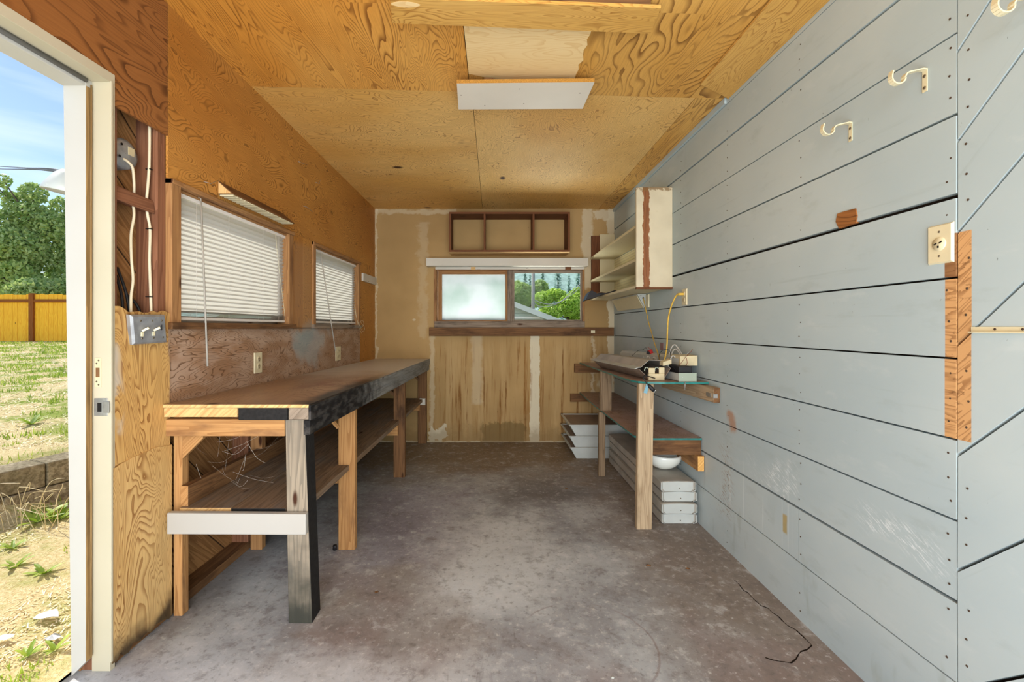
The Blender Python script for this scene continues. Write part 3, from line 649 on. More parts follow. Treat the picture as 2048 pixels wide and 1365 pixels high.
def left_window(idx, y0, y1, z0, z1, tw, label, dark=False):
    w = bpy.data.objects.new('window_%d' % idx, None); COL.objects.link(w); w.location = (WLX((y0+y1)/2), (y0+y1)/2, z0); ROOTS[w.name] = Vector(w.location); struct(w, label)
    g = G(); g_ = (0, 0, 1)
    lbar(g, y0, y0+tw, z0, z1, -.1, .012, grain=g_); lbar(g, y1-tw, y1, z0, z1, -.1, .006, grain=g_)
    lbar(g, y0, y1, z1-.022, z1, -.1, .016, grain=(0, 1, 0)); lbar(g, y0-.01, y1+.01, z0-.008, z0+.020, -.1, .022, grain=(0, 1, 0), mat=1)
    lbar(g, y0+.012, y1-.01, z1-.034, z1-.022, -.1, -.012, grain=(0, 1, 0))
    obj('window_frame', g, [m_trim, m_greywood if dark else m_brown], w, bevel=.003)
    g = G(); ym = (y0+y1)/2
    for a, b in ((y0+tw, y1-tw),):
        lbar(g, a, a+.035, z0+.02, z1-.03, -.092, -.07, grain=g_); lbar(g, b-.035, b, z0+.02, z1-.03, -.092, -.07, grain=g_)
    lbar(g, y0+tw, y1-tw, z0+.02, z0+.05, -.092, -.07); lbar(g, y0+tw, y1-tw, z1-.06, z1-.03, -.092, -.07); obj('sash', g, m_greywood, w)
    g = G(); lbar(g, y0+tw+.03, y1-tw-.03, z0+.045, z1-.055, -.083, -.080); obj('pane', g, m_glass, w)
    return w
left_window(1, W1[0], W1[1], W1[2], W1[3], .055, 'wider left wall window behind a white blind'); left_window(2, W2[0], W2[1], W2[2], W2[3], .042, 'smaller left wall window near the back corner', True)
def blind(y0, y1, ztop, zslat, zbot, pitch, tilt, label, wand, cords, d=-.035):
    t = thing('venetian_blind', (WLX((y0+y1)/2)+d, (y0+y1)/2, zbot), label, 'blind', 'white venetian blinds')
    g = G(); lbar(g, y0, y1, ztop-.026, ztop, d-.012, d+.016); obj('headrail', g, m_vinyl, t, bevel=.001)
    g = G(); z = ztop-.03; hw = .0125
    while z > zslat:
        zz = z-.010; dx, dz = hw*math.cos(tilt), hw*math.sin(tilt)
        for (a, b, da, db) in ((-1, 0, .0, .0022), (0, 1, .0022, .0)):   # room edge up, outer edge down   # two facets: crowned slat
            pa = (d+a*dx-da*.8, zz+a*dz+da*.6); pb = (d+b*dx-db*.8, zz+b*dz+db*.6)
            g.poly_faces([(WLX(y0)+pa[0], y0, pa[1]), (WLX(y0)+pb[0], y0, pb[1]), (WLX(y1)+pb[0], y1, pb[1]), (WLX(y1)+pa[0], y1, pa[1])], [(0, 1, 2, 3)], smooth=True)
        z -= pitch
    z = zbot+.016
    while z < zslat:
        lbar(g, y0+.002, y1-.002, z, z+.0008, d-.012, d+.0125+random.uniform(-.001, .001)); z += .0032
    obj('slats', g, m_slat, t)
    g = G(); lbar(g, y0, y1, zbot, zbot+.014, d-.011, d+.013); obj('bottom_rail', g, m_vinyl, t, bevel=.003)
    g = G()
    for y in cords[0]:
        for dd in (-.013, .0145): g.tube([(WLX(y)+d+dd, y, ztop-.02), (WLX(y)+d+dd, y, zbot+.01)], .0006, 4)
    obj('ladder_cord', g, m_vinyl, t)
    g = G(); a, b = wand; g.tube([a+Vector((-.012, 0, .018)), a+Vector((0, 0, .012)), a], .002, 6); g.tube([a, a.lerp(b, .5), b], .0042, 6); obj('wand', g, m_enamelg, t)
    if cords[1]:
        g = G()
        for c in cords[1]: g.tube(smooth(c), .0011, 5)
        obj('pull_cord', g, m_ivory, t)
    return t
blind(W1[0]+.067, W1[1]-.052, 1.788, 1.272, 1.230, .0215, math.radians(58), 'white venetian blind filling the wider left window, long wand over the bench',
      (lw(402, 403, .005), P(415, 733, 2.06)), ((2.06, 2.3, 2.62, 2.8), [[lw(551, 468, .0), lw(556, 520, .006), lw(566, 600, .004), lw(570, 634, .0)]]))
blind(W2[0]+.045, W2[1]-.05, 1.786, 1.262, 1.232, .0215, math.radians(48), 'white venetian blind on the smaller left window near the back corner',
      (lw(641, 505, .005), P(671, 702, 3.42)), ((3.4, 3.75, 4.1), [[lw(709, 612, .0), lw(714, 640, .02), lw(722, 655, .03), lw(728, 648, .03), lw(724, 641, .03), lw(719, 650, .03), lw(726, 664, .03), lw(729, 656, .03), lw(720, 643, .02)], [lw(709, 610, 0), lw(716, 650, .02), lw(724, 668, .025)]]))
# slatted wedge above the wider window
t = thing('slatted_wedge', (WLX(2.5), 2.5, 1.83), 'long wooden wedge with a white slatted underside above the wider left window', 'wooden wedge')
y0, y1, z0 = 2.185, 2.81, 1.838
g = G(); a, b = WLX(y0), WLX(y1); g.prism([(a, y0, z0), (a+.07, y0, z0), (a+.07, y0, z0+.006), (a+.035, y0, z0+.034), (a, y0, z0+.066)], (b-a, y1-y0, 0), grain=(0, 1, 0)); obj('body', g, m_brown, t)
g = G(); g.prism([(a+.002, y0-.001, z0+.004), (a+.066, y0-.001, z0+.004), (a+.034, y0-.001, z0+.031), (a+.002, y0-.001, z0+.060)], (0, -.004, 0), grain=(0, 0, 1)); L(obj('end_block', g, m_yellowedge, t), 'light wood end block')
g = G(); n = 19
for i in range(n):
    ya = y0+.004+(y1-y0-.008)*i/n; yb = ya+(y1-y0)/n*.66; lbar(g, ya, yb, z0-.005, z0, .004, .069)
L(obj('slats', g, m_ivory, t), 'white slats')
# short cream board by the corner
g = G(); lbar(g, LY(723), BY-.002, 1.640, 1.716, .0005, .018)
tag(obj('board', g, m_whiteboard, bevel=.002), 'short cream board fixed to the left wall beside the smaller window', 'board')
# outlets above bench
def outlet_left(px0, px1, py0, py1, label):
    y0, y1 = LY(px0), LY(px1); y1 = max(y1, y0+.07); zc = LZ((px0+px1)/2, (py0+py1)/2); t = thing('wall_outlet', (WLX(y0), (y0+y1)/2, zc-.057), label, 'outlet', 'ivory outlets above the workbench')
    g = G(); lbar(g, y0, y1, zc-.057, zc+.057, .0, .007); obj('plate', g, m_ivory, t, bevel=.002)
    g = G(); ym = (y0+y1)/2
    for dz in (-.02, .02): g.lathe([(.001, .0025), (.015, .0025), (.017, 0)], (WLX(ym)+.0065, ym, zc+dz), (1, 0, 0), 18)
    obj('receptacle', g, m_beige, t)
    g = G()
    for dz in (-.02, .02):
        for dy in (-.006, .006): g.box(WLX(ym)+.008, WLX(ym)+.0096, ym+dy-.0012, ym+dy+.0012, zc+dz-.001, zc+dz+.008)
        g.disc((WLX(ym)+.009, ym, zc+dz-.008), (1, 0, 0), .0025, 8)
    obj('slot', g, m_slot, t)
outlet_left(507, 522, 707, 745, 'ivory wall outlet under the wider left window')
outlet_left(670.5, 680, 693, 722, 'ivory wall outlet under the smaller left window')

# ------------------------------------------------------------------ back wall
m_frost = None
def frosted():
    m = bpy.data.materials.new('frosted_pane'); m.use_nodes = True; t = m.node_tree; p = t.nodes['Principled BSDF']; p.inputs['Base Color'].default_value = (.86, .92, .9, 1); p.inputs['Roughness'].default_value = .4
    q = M('tmp'); bpy.data.materials.remove(q.mat)
    g = t.nodes.new('ShaderNodeNewGeometry'); n = t.nodes.new('ShaderNodeTexNoise'); n.inputs['Scale'].default_value = 4; n.inputs['Detail'].default_value = 4; r = t.nodes.new('ShaderNodeMix'); r.data_type = 'RGBA'; r.inputs[6].default_value = (.50, .53, .54, 1); r.inputs[7].default_value = (.40, .46, .445, 1)
    mr = t.nodes.new('ShaderNodeMapRange'); mr.inputs[1].default_value = .42; mr.inputs[2].default_value = .68
    t.links.new(g.outputs['Position'], n.inputs['Vector']); t.links.new(n.outputs[0], mr.inputs[0]); t.links.new(mr.outputs[0], r.inputs[0])
    tr = t.nodes.new('ShaderNodeBsdfTranslucent'); t.links.new(r.outputs[2], tr.inputs[0]); rf = t.nodes.new('ShaderNodeBsdfRefraction'); rf.inputs['Roughness'].default_value = .55; rf.inputs['IOR'].default_value = 1.05; t.links.new(r.outputs[2], rf.inputs[0])
    m1 = t.nodes.new('ShaderNodeMixShader'); m1.inputs[0].default_value = .12; t.links.new(tr.outputs[0], m1.inputs[1]); t.links.new(rf.outputs[0], m1.inputs[2])
    m2 = t.nodes.new('ShaderNodeMixShader'); m2.inputs[0].default_value = .08; t.links.new(m1.outputs[0], m2.inputs[1]); t.links.new(p.outputs[0], m2.inputs[2]); t.links.new(m2.outputs[0], t.nodes['Material Output'].inputs[0]); return m
m_frost = frosted()
wx0, wx1, wz0, wz1 = BX(868), BX(1169), BZ(655), BZ(538)
g = G()
for (a, b, c, e) in ((-1.40, wx0, 0, 2.46), (wx1, 1.262, 0, 2.46), (wx0, wx1, 0, wz0), (wx0, wx1, wz1, 2.46)):
    g.box(a, b, BY, BY+.11, c, e, grain=(0, 0, 1))
struct(obj('wall_back', g, m_dry), 'water stained bare drywall back wall')
w3 = bpy.data.objects.new('window_3', None); COL.objects.link(w3); w3.location = (.15, BY, wz0); ROOTS[w3.name] = Vector(w3.location); struct(w3, 'sliding back window, left pane frosted, right pane clear')
g = G(); y = BY
g.box(wx0, wx0+.028, y-.012, y+.1, wz0, wz1, grain=(0, 0, 1)); g.box(wx1-.022, wx1, y-.012, y+.1, wz0, wz1, grain=(0, 0, 1)); g.box(wx0, wx1, y-.006, y+.1, wz1-.012, wz1)
g.box(wx0+.005, wx1, y-.018, y+.1, wz0-.002, BZ(643), mat=1); g.box(wx0+.028, wx1-.022, y+.02, y+.09, BZ(643), BZ(641))
obj('window_frame', g, [m_trim, m_greywood], w3, bevel=.002)
def sash(px0, px1, ax0, ax1, py0, py1, ay0, ay1, y, m, pm, nm):
    g = G(); X = lambda p: BX(p, y); Z = lambda p: BZ(p, y)
    g.box(X(px0), X(ax0), y, y+.028, Z(py1), Z(py0), grain=(0, 0, 1)); g.box(X(ax1), X(px1), y, y+.028, Z(py1), Z(py0), grain=(0, 0, 1))
    g.box(X(ax0), X(ax1), y, y+.028, Z(ay0), Z(py0)); g.box(X(ax0), X(ax1), y, y+.028, Z(py1), Z(ay1)); o = obj('sash', g, m, w3, bevel=.002)
    g = G(); g.box(X(ax0)-.004, X(ax1)+.004, y+.012, y+.016, Z(ay1)-.004, Z(ay0)+.004); L(obj('pane', g, pm, o), nm)
sash(876, 1018, 884, 1011, 541, 645, 549, 641, BY+.045, m_trim, m_frost, 'frosted white pane')
sash(1015, 1167, 1029, 1161, 541, 644, 546.5, 639.5, BY+.012, m_greywood, m_glass, 'clear pane')
# head strips above window
g = G(); g.box(BX(871), BX(942), BY-.014, BY, BZ(539.5), BZ(534.5), mat=0); g.box(BX(951), BX(1130), BY-.014, BY, BZ(539.5), BZ(534.5), mat=0); g.box(BX(1142), BX(1168), BY-.014, BY, BZ(539.5), BZ(534.5), mat=0)
g.box(BX(942), BX(951), BY-.02, BY, BZ(540), BZ(533), mat=1); g.box(BX(1130), BX(1142), BY-.02, BY, BZ(540), BZ(533), mat=2)
struct(obj('trim_4', g, [m_whiteboard, m_yellowedge, m_red]), 'white strips and brown blocks along the head of the back window')
g = G(); ya = 4.64; g.prism([(BX(852, ya), ya, BZ(516, ya)), (BX(852, ya), ya, BZ(532, ya)), (BX(852, ya), BY-.001, BZ(532, ya)), (BX(852, ya), BY-.001, BZ(516, ya))], (BX(1177, ya)-BX(852, ya), 0, 0), grain=(1, 0, 0))
tag(obj('valance_board', g, m_whiteboard, bevel=.003), 'long cream valance board above the back window', 'valance')
g = G(); g.box(BX(858, 4.71), BX(1228, 4.71), 4.709, BY-.001, BZ(672.5, 4.71), BZ(655.5, 4.71)); rb = tag(obj('sill_board', g, m_brown, bevel=.003), 'dark brown plank nailed along the wall under the back window', 'board')
g = G(); g.box(BX(1182, 4.709), BX(1190, 4.709), 4.7075, 4.7095, BZ(666.5, 4.709), BZ(661.5, 4.709)); s_ = L(obj('sticker', g, m_ivory, rb), 'small pale sticker')
# cubby shelf
t = thing('cubby_shelf', (.15, 4.62, 1.946), 'reddish brown cubby shelf of three bays high on the back wall', 'shelf')
ya = 4.498; x0, x1, z0, z1 = BX(898, ya), BX(1140, ya), BZ(504, ya), BZ(424, ya); th = .02
g = G(); g.box(x0, x1, ya, BY-.001, z1-th, z1); obj('top', g, m_red, t, bevel=.0015)
g = G(); g.box(x0, x1, ya, BY-.001, z0, z0+th, mat=[1, 0, 0, 0, 0, 0]); obj('bottom', g, [m_red, m_yellowedge], t)
for xa in (x0, x1-th): g = G(); g.box(xa, xa+th, ya, BY-.001, z0+th, z1-th); obj('side_panel', g, m_red, t)
for px in (969, 1067): g = G(); xa = BX(px, ya)-.008; g.box(xa, xa+.018, ya+.004, BY-.001, z0+th, z1-th); obj('divider', g, m_red, t)

# ------------------------------------------------------------------ right wall (real boards with gaps)
g = G()
g.box(RX+.022, RX+.11, -1.4, 4.86, 0, 2.48, mat=1)
YS = 1.2325
zs = [.0, .235, .455, .675, .895, 1.115, 1.335, 1.557, 1.778, 1.998, 2.215, 2.40, 2.47]
def rboard(g, y0, y1, z0, z1, gap0, gap1, dx=0.0):
    g.box(RX+dx, RX+.022, y0, y1, z0+gap0, z1-gap1, grain=(0, 1, 0))
gaps = {1: .0012, 2: .0028, 3: .0018, 4: .0016, 5: .0016, 6: .0018, 7: .004, 8: .0022, 9: .0016, 10: .003, 11: .0012}
joints = {1: 1.872, 2: None, 5: 3.0, 8: None, 9: 3.22, 10: 2.98, 4: 3.05}
for i in range(len(zs)-1):
    z0, z1 = zs[i], zs[i+1]; a = gaps.get(i, .0)*1.75; b = gaps.get(i+1, 0)*1.75
    j = joints.get(i); dx = random.uniform(-.001, .0015)
    if j: rboard(g, YS, j-.0012, z0, z1, a, b, dx); rboard(g, j+.0012, 4.86, z0, z1, a, b, dx+.0006)
    else: rboard(g, YS, 4.86, z0, z1, a, b, dx)
# diagonal boards nearer the camera: rise 45 degrees toward the open end
ics = [-.40, -.09, .222, .543, .854, 1.153, 1.457, 1.703, 1.945, 2.20, 2.48, 2.78]
y0, y1 = -1.4, YS-.004
def clip(poly, zmax):
    out = []
    for i in range(len(poly)):
        a, b = poly[i], poly[(i+1) % len(poly)]
        if a[1] <= zmax: out.append(a)
        if (a[1]-zmax)*(b[1]-zmax) < 0: t = (zmax-a[1])/(b[1]-a[1]); out.append((a[0]+(b[0]-a[0])*t, zmax))
    return out
def clipmin(poly, zmin): return [(a, -b) for a, b in clip([(a, -b) for a, b in poly], -zmin)]
for k, ic in enumerate(ics[:-1]):
    pass
allic = [-2.6+.31*i for i in range(7)]+ics
for k in range(len(allic)-1):
    a, b = allic[k]+.0055, allic[k+1]-.0055; r = (y1-y0)
    poly = [(y1, a), (y1, b), (y0, b+r), (y0, a+r)]
    poly = clipmin(clip(poly, 2.47), 0.0)
    if len(poly) > 2: g.prism([(RX+random.choice((0, .001)), p[0], p[1]) for p in poly], (.021, 0, 0), grain=(0, -1, 1))
# nail heads
for (y, dz) in [(YS+.02, 0), (1.862, 0), (2.44, 0), (3.05, 0), (3.66, 0)]:
    for i in range(len(zs)-2):
        for q in (.2, .5, .82):
            if random.random() < .85:
                z = zs[i]+(zs[i+1]-zs[i])*q+random.uniform(-.01, .01); g.disc((RX+.0005, y+random.uniform(-.006, .006), z), (-1, 0, 0), .0034 if y < 1.3 else .003, 8, mat=2)
for ic in ics[:-2]:
    for q in (.05, .12, .2): g.disc((RX+.0005, YS-.03+random.uniform(-.006, .006), ic+.03+q), (-1, 0, 0), .0034, 8, mat=2)
struct(obj('wall_right', g, [m_board, m_darkgap, m_nail]), 'blue grey painted board wall, boards turning diagonal near the camera')
# thin cove strip at the top of the board wall
g = G(); g.box(RX-.012, RX, 2.45, BY, 2.405, 2.437, grain=(0, 1, 0)); struct(obj('trim_5', g, m_board), 'painted batten under the ceiling on the board wall')
# orange wood patch
g = G(); q = [(1676, 428), (1690, 423), (1713, 417), (1716, 432), (1714, 447), (1697, 452), (1680, 458), (1673, 444)]
g.prism([(RX-.004, RY(a), RZ(a, b)) for a, b in q], (.010, 0, 0), grain=(0, 1, .1))
tag(obj('wood_patch', g, m_wall_head, bevel=.001), 'small square of raw reddish wood patched into the painted boards', 'wood patch')
# range outlet
def plate_right(y0, y1, z0, z1, name, label, cat, group=None):
    t = thing(name, (RX, (y0+y1)/2, z0), label, cat, group); g = G()
    a, b, c, e = y0, y1, z0, z1; i = .004
    g.poly_faces([(RX-.001, a, c), (RX-.001, b, c), (RX-.001, b, e), (RX-.001, a, e), (RX-.007, a+i, c+i), (RX-.007, b-i, c+i), (RX-.007, b-i, e-i), (RX-.007, a+i, e-i)],
                 [(4, 7, 6, 5), (0, 4, 5, 1), (1, 5, 6, 2), (2, 6, 7, 3), (3, 7, 4, 0)]); obj('plate', g, m_ivory, t); return t
y0, y1, z0, z1 = 1.2362, 1.3085, 1.378, 1.488
t = plate_right(y0, y1, z0, z1, 'power_outlet', 'large ivory three slot outlet plate on the board wall beside the bare wood strip', 'outlet'); ym, zm = (y0+y1)/2, (z0+z1)/2
g = G(); g.lathe([(.001, .003), (.018, .003), (.0195, 0)], (RX-.007, ym, zm), (-1, 0, 0), 28); r = obj('receptacle', g, m_ivory, t)
g = G()
for dy, dz, ry in ((-.007, .004, 0), (.008, .001, 0)): g.bar((RX-.0105, ym+dy-.004, zm+dz+.002), (RX-.0105, ym+dy+.004, zm+dz-.002), .002, .003)
g.box(RX-.0115, RX-.0098, ym-.002, ym+.002, zm-.011, zm-.005); obj('slot', g, m_slot, r)
g = G()
for dz in (-.034, .034): g.disc((RX-.007, ym, zm+dz), (-1, 0, 0), .0032, 10)
obj('screw', g, m_screw, t)
t = plate_right(2.944, 3.02, 1.345, 1.452, 'wall_outlet', 'ivory outlet with a yellow plug beside the wall shelf', 'outlet')
g = G()
for dz in (-.02, .02): g.lathe([(.001, .0025), (.015, .0025), (.016, 0)], (RX-.007, 2.982, 1.40+dz), (-1, 0, 0), 16)
obj('receptacle', g, m_beige, t)
# rod brackets
def bracket(yc, zt, label, n):
    t = thing('rod_bracket', (RX, yc, zt-.062), label, 'bracket', 'cream curtain rod brackets on the board wall')
    g = G(); g.box(RX-.0025, RX, yc-.008, yc+.008, zt-.064, zt+.002); obj('wall_plate', g, m_ivory, t, bevel=.001)
    path = [(RX-.001, zt), (RX-.012, zt+.001), (RX-.05, zt-.008), (RX-.058, zt-.012), (RX-.064, zt-.022)]
    for i in range(9): a = math.radians(-10-i*22); path.append((RX-.082+.020*math.cos(a), zt-.022+.020*math.sin(a)))
    path.append((RX-.098, zt-.004))
    g = G(); w = .0075
    for i in range(len(path)-1):
        (xa, za), (xb, zb) = path[i], path[i+1]; d = Vector((xb-xa, 0, zb-za)).normalized(); nn = Vector((-d.z, 0, d.x))*.0018
        g.hexa([Vector((xa, yc-w, za))-nn, Vector((xb, yc-w, zb))-nn, Vector((xb, yc+w, zb))-nn, Vector((xa, yc+w, za))-nn, Vector((xa, yc-w, za))+nn, Vector((xb, yc-w, zb))+nn, Vector((xb, yc+w, zb))+nn, Vector((xa, yc+w, za))+nn])
    obj('hook_arm', g, m_ivory, t)
    g = G()
    for dz in (-.018, -.052): g.disc((RX-.0025, yc, zt+dz), (-1, 0, 0), .005, 12, th=.002)
    L(obj('screw', g, m_screw, t), 'brass screw')
bracket(1.3205, 1.947, 'cream rod bracket hook high on the board wall, middle of three', 1)
bracket(1.596, 1.916, 'cream rod bracket hook high on the board wall, farthest from the camera', 2)
bracket(1.045, 1.962, 'cream rod bracket hook cut by the top edge, nearest the camera', 3)
t = thing('shelf_rail', (RX, 1.08, 1.19), 'slim cream metal rail screwed flat on the diagonal boards', 'rail')
g = G(); g.box(RX-.0025, RX, .93, 1.192, 1.188, 1.201); g.box(RX-.011, RX, .93, 1.192, 1.186, 1.1885); obj('rail', g, m_ivory, t)
g = G()
for y in (1.135, 1.075, .98): g.disc((RX-.0025, y, 1.195), (-1, 0, 0), .0032, 10)
obj('screw', g, m_nail, t)

# ------------------------------------------------------------------ workbench
def xf(y): return -.678-.0227*(BY-y)
def zt(y): return .872+.006*(BY-y)
WB = thing('workbench', (-1.0, 3.2, 0), 'long built-in workbench with a charred front corner along the left wall', 'workbench')
Y0 = 1.828
g = G(); a, b = WLX(Y0+.06)+.003, WLX(BY)+.003
def slab(g, xa, xb, ya, yb, za, zb, xc=None, xd=None, za2=None, zb2=None, **k):  # xa..xb at ya, xc..xd at yb
    xc = xa if xc is None else xc; xd = xb if xd is None else xd; za2 = za if za2 is None else za2; zb2 = zb if zb2 is None else zb2
    g.hexa([(xa, ya, za), (xb, ya, za), (xd, yb, za2), (xc, yb, za2), (xa, ya, zb), (xb, ya, zb), (xd, yb, zb2), (xc, yb, zb2)], **k)
slab(g, WLX(Y0)+.003, xf(Y0), Y0, BY-.002, zt(Y0)-.014, zt(Y0), xc=b, xd=xf(BY), za2=zt(BY)-.014, zb2=zt(BY), grain=(0, 1, 0), mat=[0, 0, 1, 0, 0, 0])
obj('top', g, [m_benchtop, m_yellowedge], WB, bevel=.002)
z_ = zt(Y0)-.0145
for (pa, pb, zz, mt) in ((326, 473, .838, m_yellowedge), (475.5, 574, .826, m_char), (576, 616, .828, m_greywood)):
    xa, xb = BX(pa, Y0), BX(pb, Y0)
    k_ = .0316 if pa < 400 else .025
    g = G(); slab(g, xa, xb, Y0+.004, BY-.004, zz, z_, xc=xa+k_*(BY-Y0), xd=xb+.025*(BY-Y0), za2=zz-.018, zb2=zt(BY)-.0145, grain=(0, 1, 0))
    L(obj('underboard', g, [mt], WB, bevel=.002), {326: 'light plank under the top', 475.5: 'charred plank under the top', 576: 'grey plank under the top'}[pa])
g = G(); g.box(BX(330, 1.845), BX(569, 1.845), 1.846, 1.884, .757, .826); L(obj('end_apron', g, m_pine, WB, bevel=.003), 'orange pine end apron')
g = G(); slab(g, xf(Y0)-.036+.036, xf(Y0)+.010, Y0-.004, BY-.004, .826, zt(Y0)-.003, xc=xf(BY), xd=xf(BY)+.01, za2=.812, zb2=zt(BY)-.002, grain=(0, 1, 0)); L(obj('edge_strip', g, m_fascia, WB, bevel=.002), 'front edge strip, charred near end')
g = G(); slab(g, xf(Y0)-.0205, xf(Y0)+.006, Y0-.002, BY-.004, .768, .8255, xc=xf(BY)-.020, xd=xf(BY)+.004, za2=.758, zb2=.8115, grain=(0, 1, 0)); L(obj('fascia', g, m_fascia, WB, bevel=.002), 'front fascia, charred near end and grey beyond')
# front legs
g = G(); g.hexa([(-.832, 1.842, 0), (-.736, 1.842, 0), (-.736, 1.932, 0), (-.832, 1.932, 0), (-.845, 1.842, .8255), (-.766, 1.842, .8255), (-.766, 1.932, .8255), (-.845, 1.932, .8255)], grain=(0, 0, 1), mat=[0, 0, 0, 1, 1, 0])
L(obj('leg', g, [m_greypost, m_char], WB, bevel=.003), 'scorched grey front corner leg, black on its side')
for (y, xa, xb, m) in ((2.448, -.838, -.748, m_pine), (3.63, -.802, -.712, m_brown), (4.692, -.785, -.696, m_brown)):
    g = G(); g.box(xa, xb, y, y+.038, 0, .80, grain=(0, 0, 1)); obj('leg', g, m, WB, bevel=.003)
for (y, m) in ((1.889, m_pine), (2.452, m_trim), (3.63, m_brown)):
    g = G(); w = .062 if y > 2 else .036; xa = WLX(y)+.002; g.box(xa, xa+w, y, y+.04 if y > 2 else y+.04, 0, .84, grain=(0, 0, 1)); L(obj('leg', g, m, WB, bevel=.002), 'rear leg against the wall')
# gussets / braces
for (y, xa) in ((1.887, WLX(1.9)+.05),):
    g = G(); g.prism([(xa-.01, y, .755), (xa+.075, y, .755), (xa+.075, y, .740), (xa-.01, y, .655)], (0, .02, 0), grain=(1, 0, 1)); obj('gusset', g, m_pine, WB)
for (y, xa, m) in ((2.46, -.838, m_pine), (3.64, -.802, m_brown), (4.70, -.785, m_brown)):
    g = G(); g.bar((xa-.13, y+.02, .81), (xa+.002, y+.02, .66), .02, .075, up=(0, 1, 0)); obj('brace', g, m, WB)
# shelf
def xs(y): return -.79+.020*(y-1.94)
g = G(); slab(g, WLX(1.86)+.045, -1.076, 1.862, BY-.006, .432, .460, xc=WLX(BY)+.045, xd=-1.01, grain=(0, 1, 0), mat=[0, 0, 1, 0, 0, 0]); L(obj('shelf_board', g, [m_dusty, m_yellowedge], WB, bevel=.002), 'rear shelf plank')
g = G(); slab(g, -1.073, -.85, 1.858, BY-.006, .424, .460, xc=-1.007, xd=xs(BY)-.065, grain=(0, 1, 0), mat=[0, 0, 1, 0, 0, 0]); L(obj('shelf_board', g, [m_dusty, m_char], WB, bevel=.002), 'front shelf plank with a charred end')
for ya, yb in ((1.937, 2.446), (2.488, 3.628), (3.67, 4.69)):
    g = G(); slab(g, -.85+(ya-1.86)*.0065, xs(ya), ya, yb, .430, .4595, xc=-.85+(yb-1.86)*.0065, xd=xs(yb), grain=(0, 1, 0)); obj('shelf_edge', g, m_dusty, WB, bevel=.001)
g = G(); slab(g, WLX(1.875)+.04, WLX(1.875)+.072, 1.875, 4.66, .4605, .545, xc=WLX(4.7)+.002, xd=WLX(4.7)+.036, grain=(0, 1, 0), mat=[0, 0, 1, 0, 0, 0]); L(obj('ledger', g, [m_brown, m_pine], WB, bevel=.002), 'brown ledger at the back of the shelf')
g = G(); g.hexa([(BX(336, 1.82), 1.812, .374), (BX(613, 1.82), 1.812, .372), (BX(613, 1.82), 1.840, .372), (BX(336, 1.82), 1.840, .374), (BX(336, 1.82), 1.812, .459), (BX(613, 1.82), 1.812, .455), (BX(613, 1.82), 1.840, .455), (BX(336, 1.82), 1.840, .459)], grain=(1, 0, 0))
L(obj('end_rail', g, painted('worn_white_rail', srgb(172, 170, 164), srgb(110, 100, 88), .02), WB, bevel=.004), 'white painted end rail')
for y in (2.49, 3.59, 4.655):
    g = G(); g.box(WLX(y)+.07, -.80 if y < 3 else -.76, y, y+.036, .345, .4235); obj('shelf_support', g, m_pine, WB)
g = G(); g.box(BX(840, 4.69), BX(851, 4.69), 4.668, 4.690, BZ(810, 4.69), BZ(797, 4.69)); L(obj('block', g, m_whiteboard, WB), 'small pinkish block')
# bits by the legs
g = G(); g.lathe([(.001, .024), (.010, .024), (.0115, .02), (.0115, 0), (.001, 0)], P(670, 1100, 2.40)*1.0, (0, 0, 1), 14); tag(obj('bottle_cap', g, m_black), 'small black cap on the floor beside the second front bench leg', 'cap')
# cobwebs
g = G(); random.seed(3)
for i in range(26):
    a = Vector((random.uniform(-1.29, -1.08), random.uniform(1.89, 2.1), random.uniform(.50, .74))); b = a+Vector((random.uniform(-.1, .2), random.uniform(-.05, .15), random.uniform(-.16, .12))); b.z = min(max(b.z, .48), .755); b.x = max(b.x, -1.29)
    m_ = a.lerp(b, .5)+Vector((0, 0, -random.uniform(.005, .03))); g.tube(smooth([a, m_, b], 4), random.choice((.00012, .00018, .0004)), 3, cap=False)
tag(obj('cobweb', g, plain('cobweb_silk', srgb(226, 220, 206), .6)), 'dusty cobweb strands under the near end of the workbench', 'cobweb', kind='stuff')

# ------------------------------------------------------------------ wall shelf unit on the right
US = thing('wall_shelf', (1.13, 3.95, 1.47), 'white painted open wall shelf with a torn brown stripe on its end', 'shelf')
def stripe():
    m = M('white_end_panel_paint', .5, .3); x, y, z = m.xyz(); w = m.noise((x*3, 0., z*2.5), 6, 5, .7)-.5; s = m.noise((x*30, 1., z*30), 1, 4, .7)
    u, v = m.uv(); c = m.mix(m.noise((x, y, z), 5, 4).step(.4, .7)*.5, srgb(206, 197, 170), srgb(184, 174, 148))
    st = m.rect(x+w*.05, 1.045, 1.089, z, 1.0, 3.0, .002)
    f = (m.noise((z*1.2, x*16, 0.), 1, 3)*8).fract().step(0, .7, 1, 0)
    c = m.mix(s.step(.70, .73)*.8, c, srgb(120, 92, 60)); c = m.mix(st, c, m.mix(f*.6, srgb(138, 88, 52), srgb(98, 58, 34)))
    up = (z+w*.05).step(2.155, 2.17); c = m.mix(up*s.step(.42, .5)*.8, c, srgb(120, 90, 50)); m.color(c); return m.mat
m_end = stripe(); m_cream = painted('cream_shelf_paint', srgb(214, 204, 168), srgb(160, 130, 84), .03)
def pegb():
    m = M('cream_pegboard', .6, .2); x, y, z = m.xyz(); a = ((y*40).fract()-.5).abs(); b = ((z*40).fract()-.5).abs(); d = (a*a+b*b)
    c = m.mix(d.step(.03, .015)*.8, srgb(232, 222, 180), srgb(92, 74, 44)); m.color(c); return m.mat
m_peg = pegb()
g = G(); g.box(.998, RX-.0005, 3.19, 3.212, 1.482, 2.182, grain=(0, 0, 1)); obj('end_panel', g, m_end, US, bevel=.002)
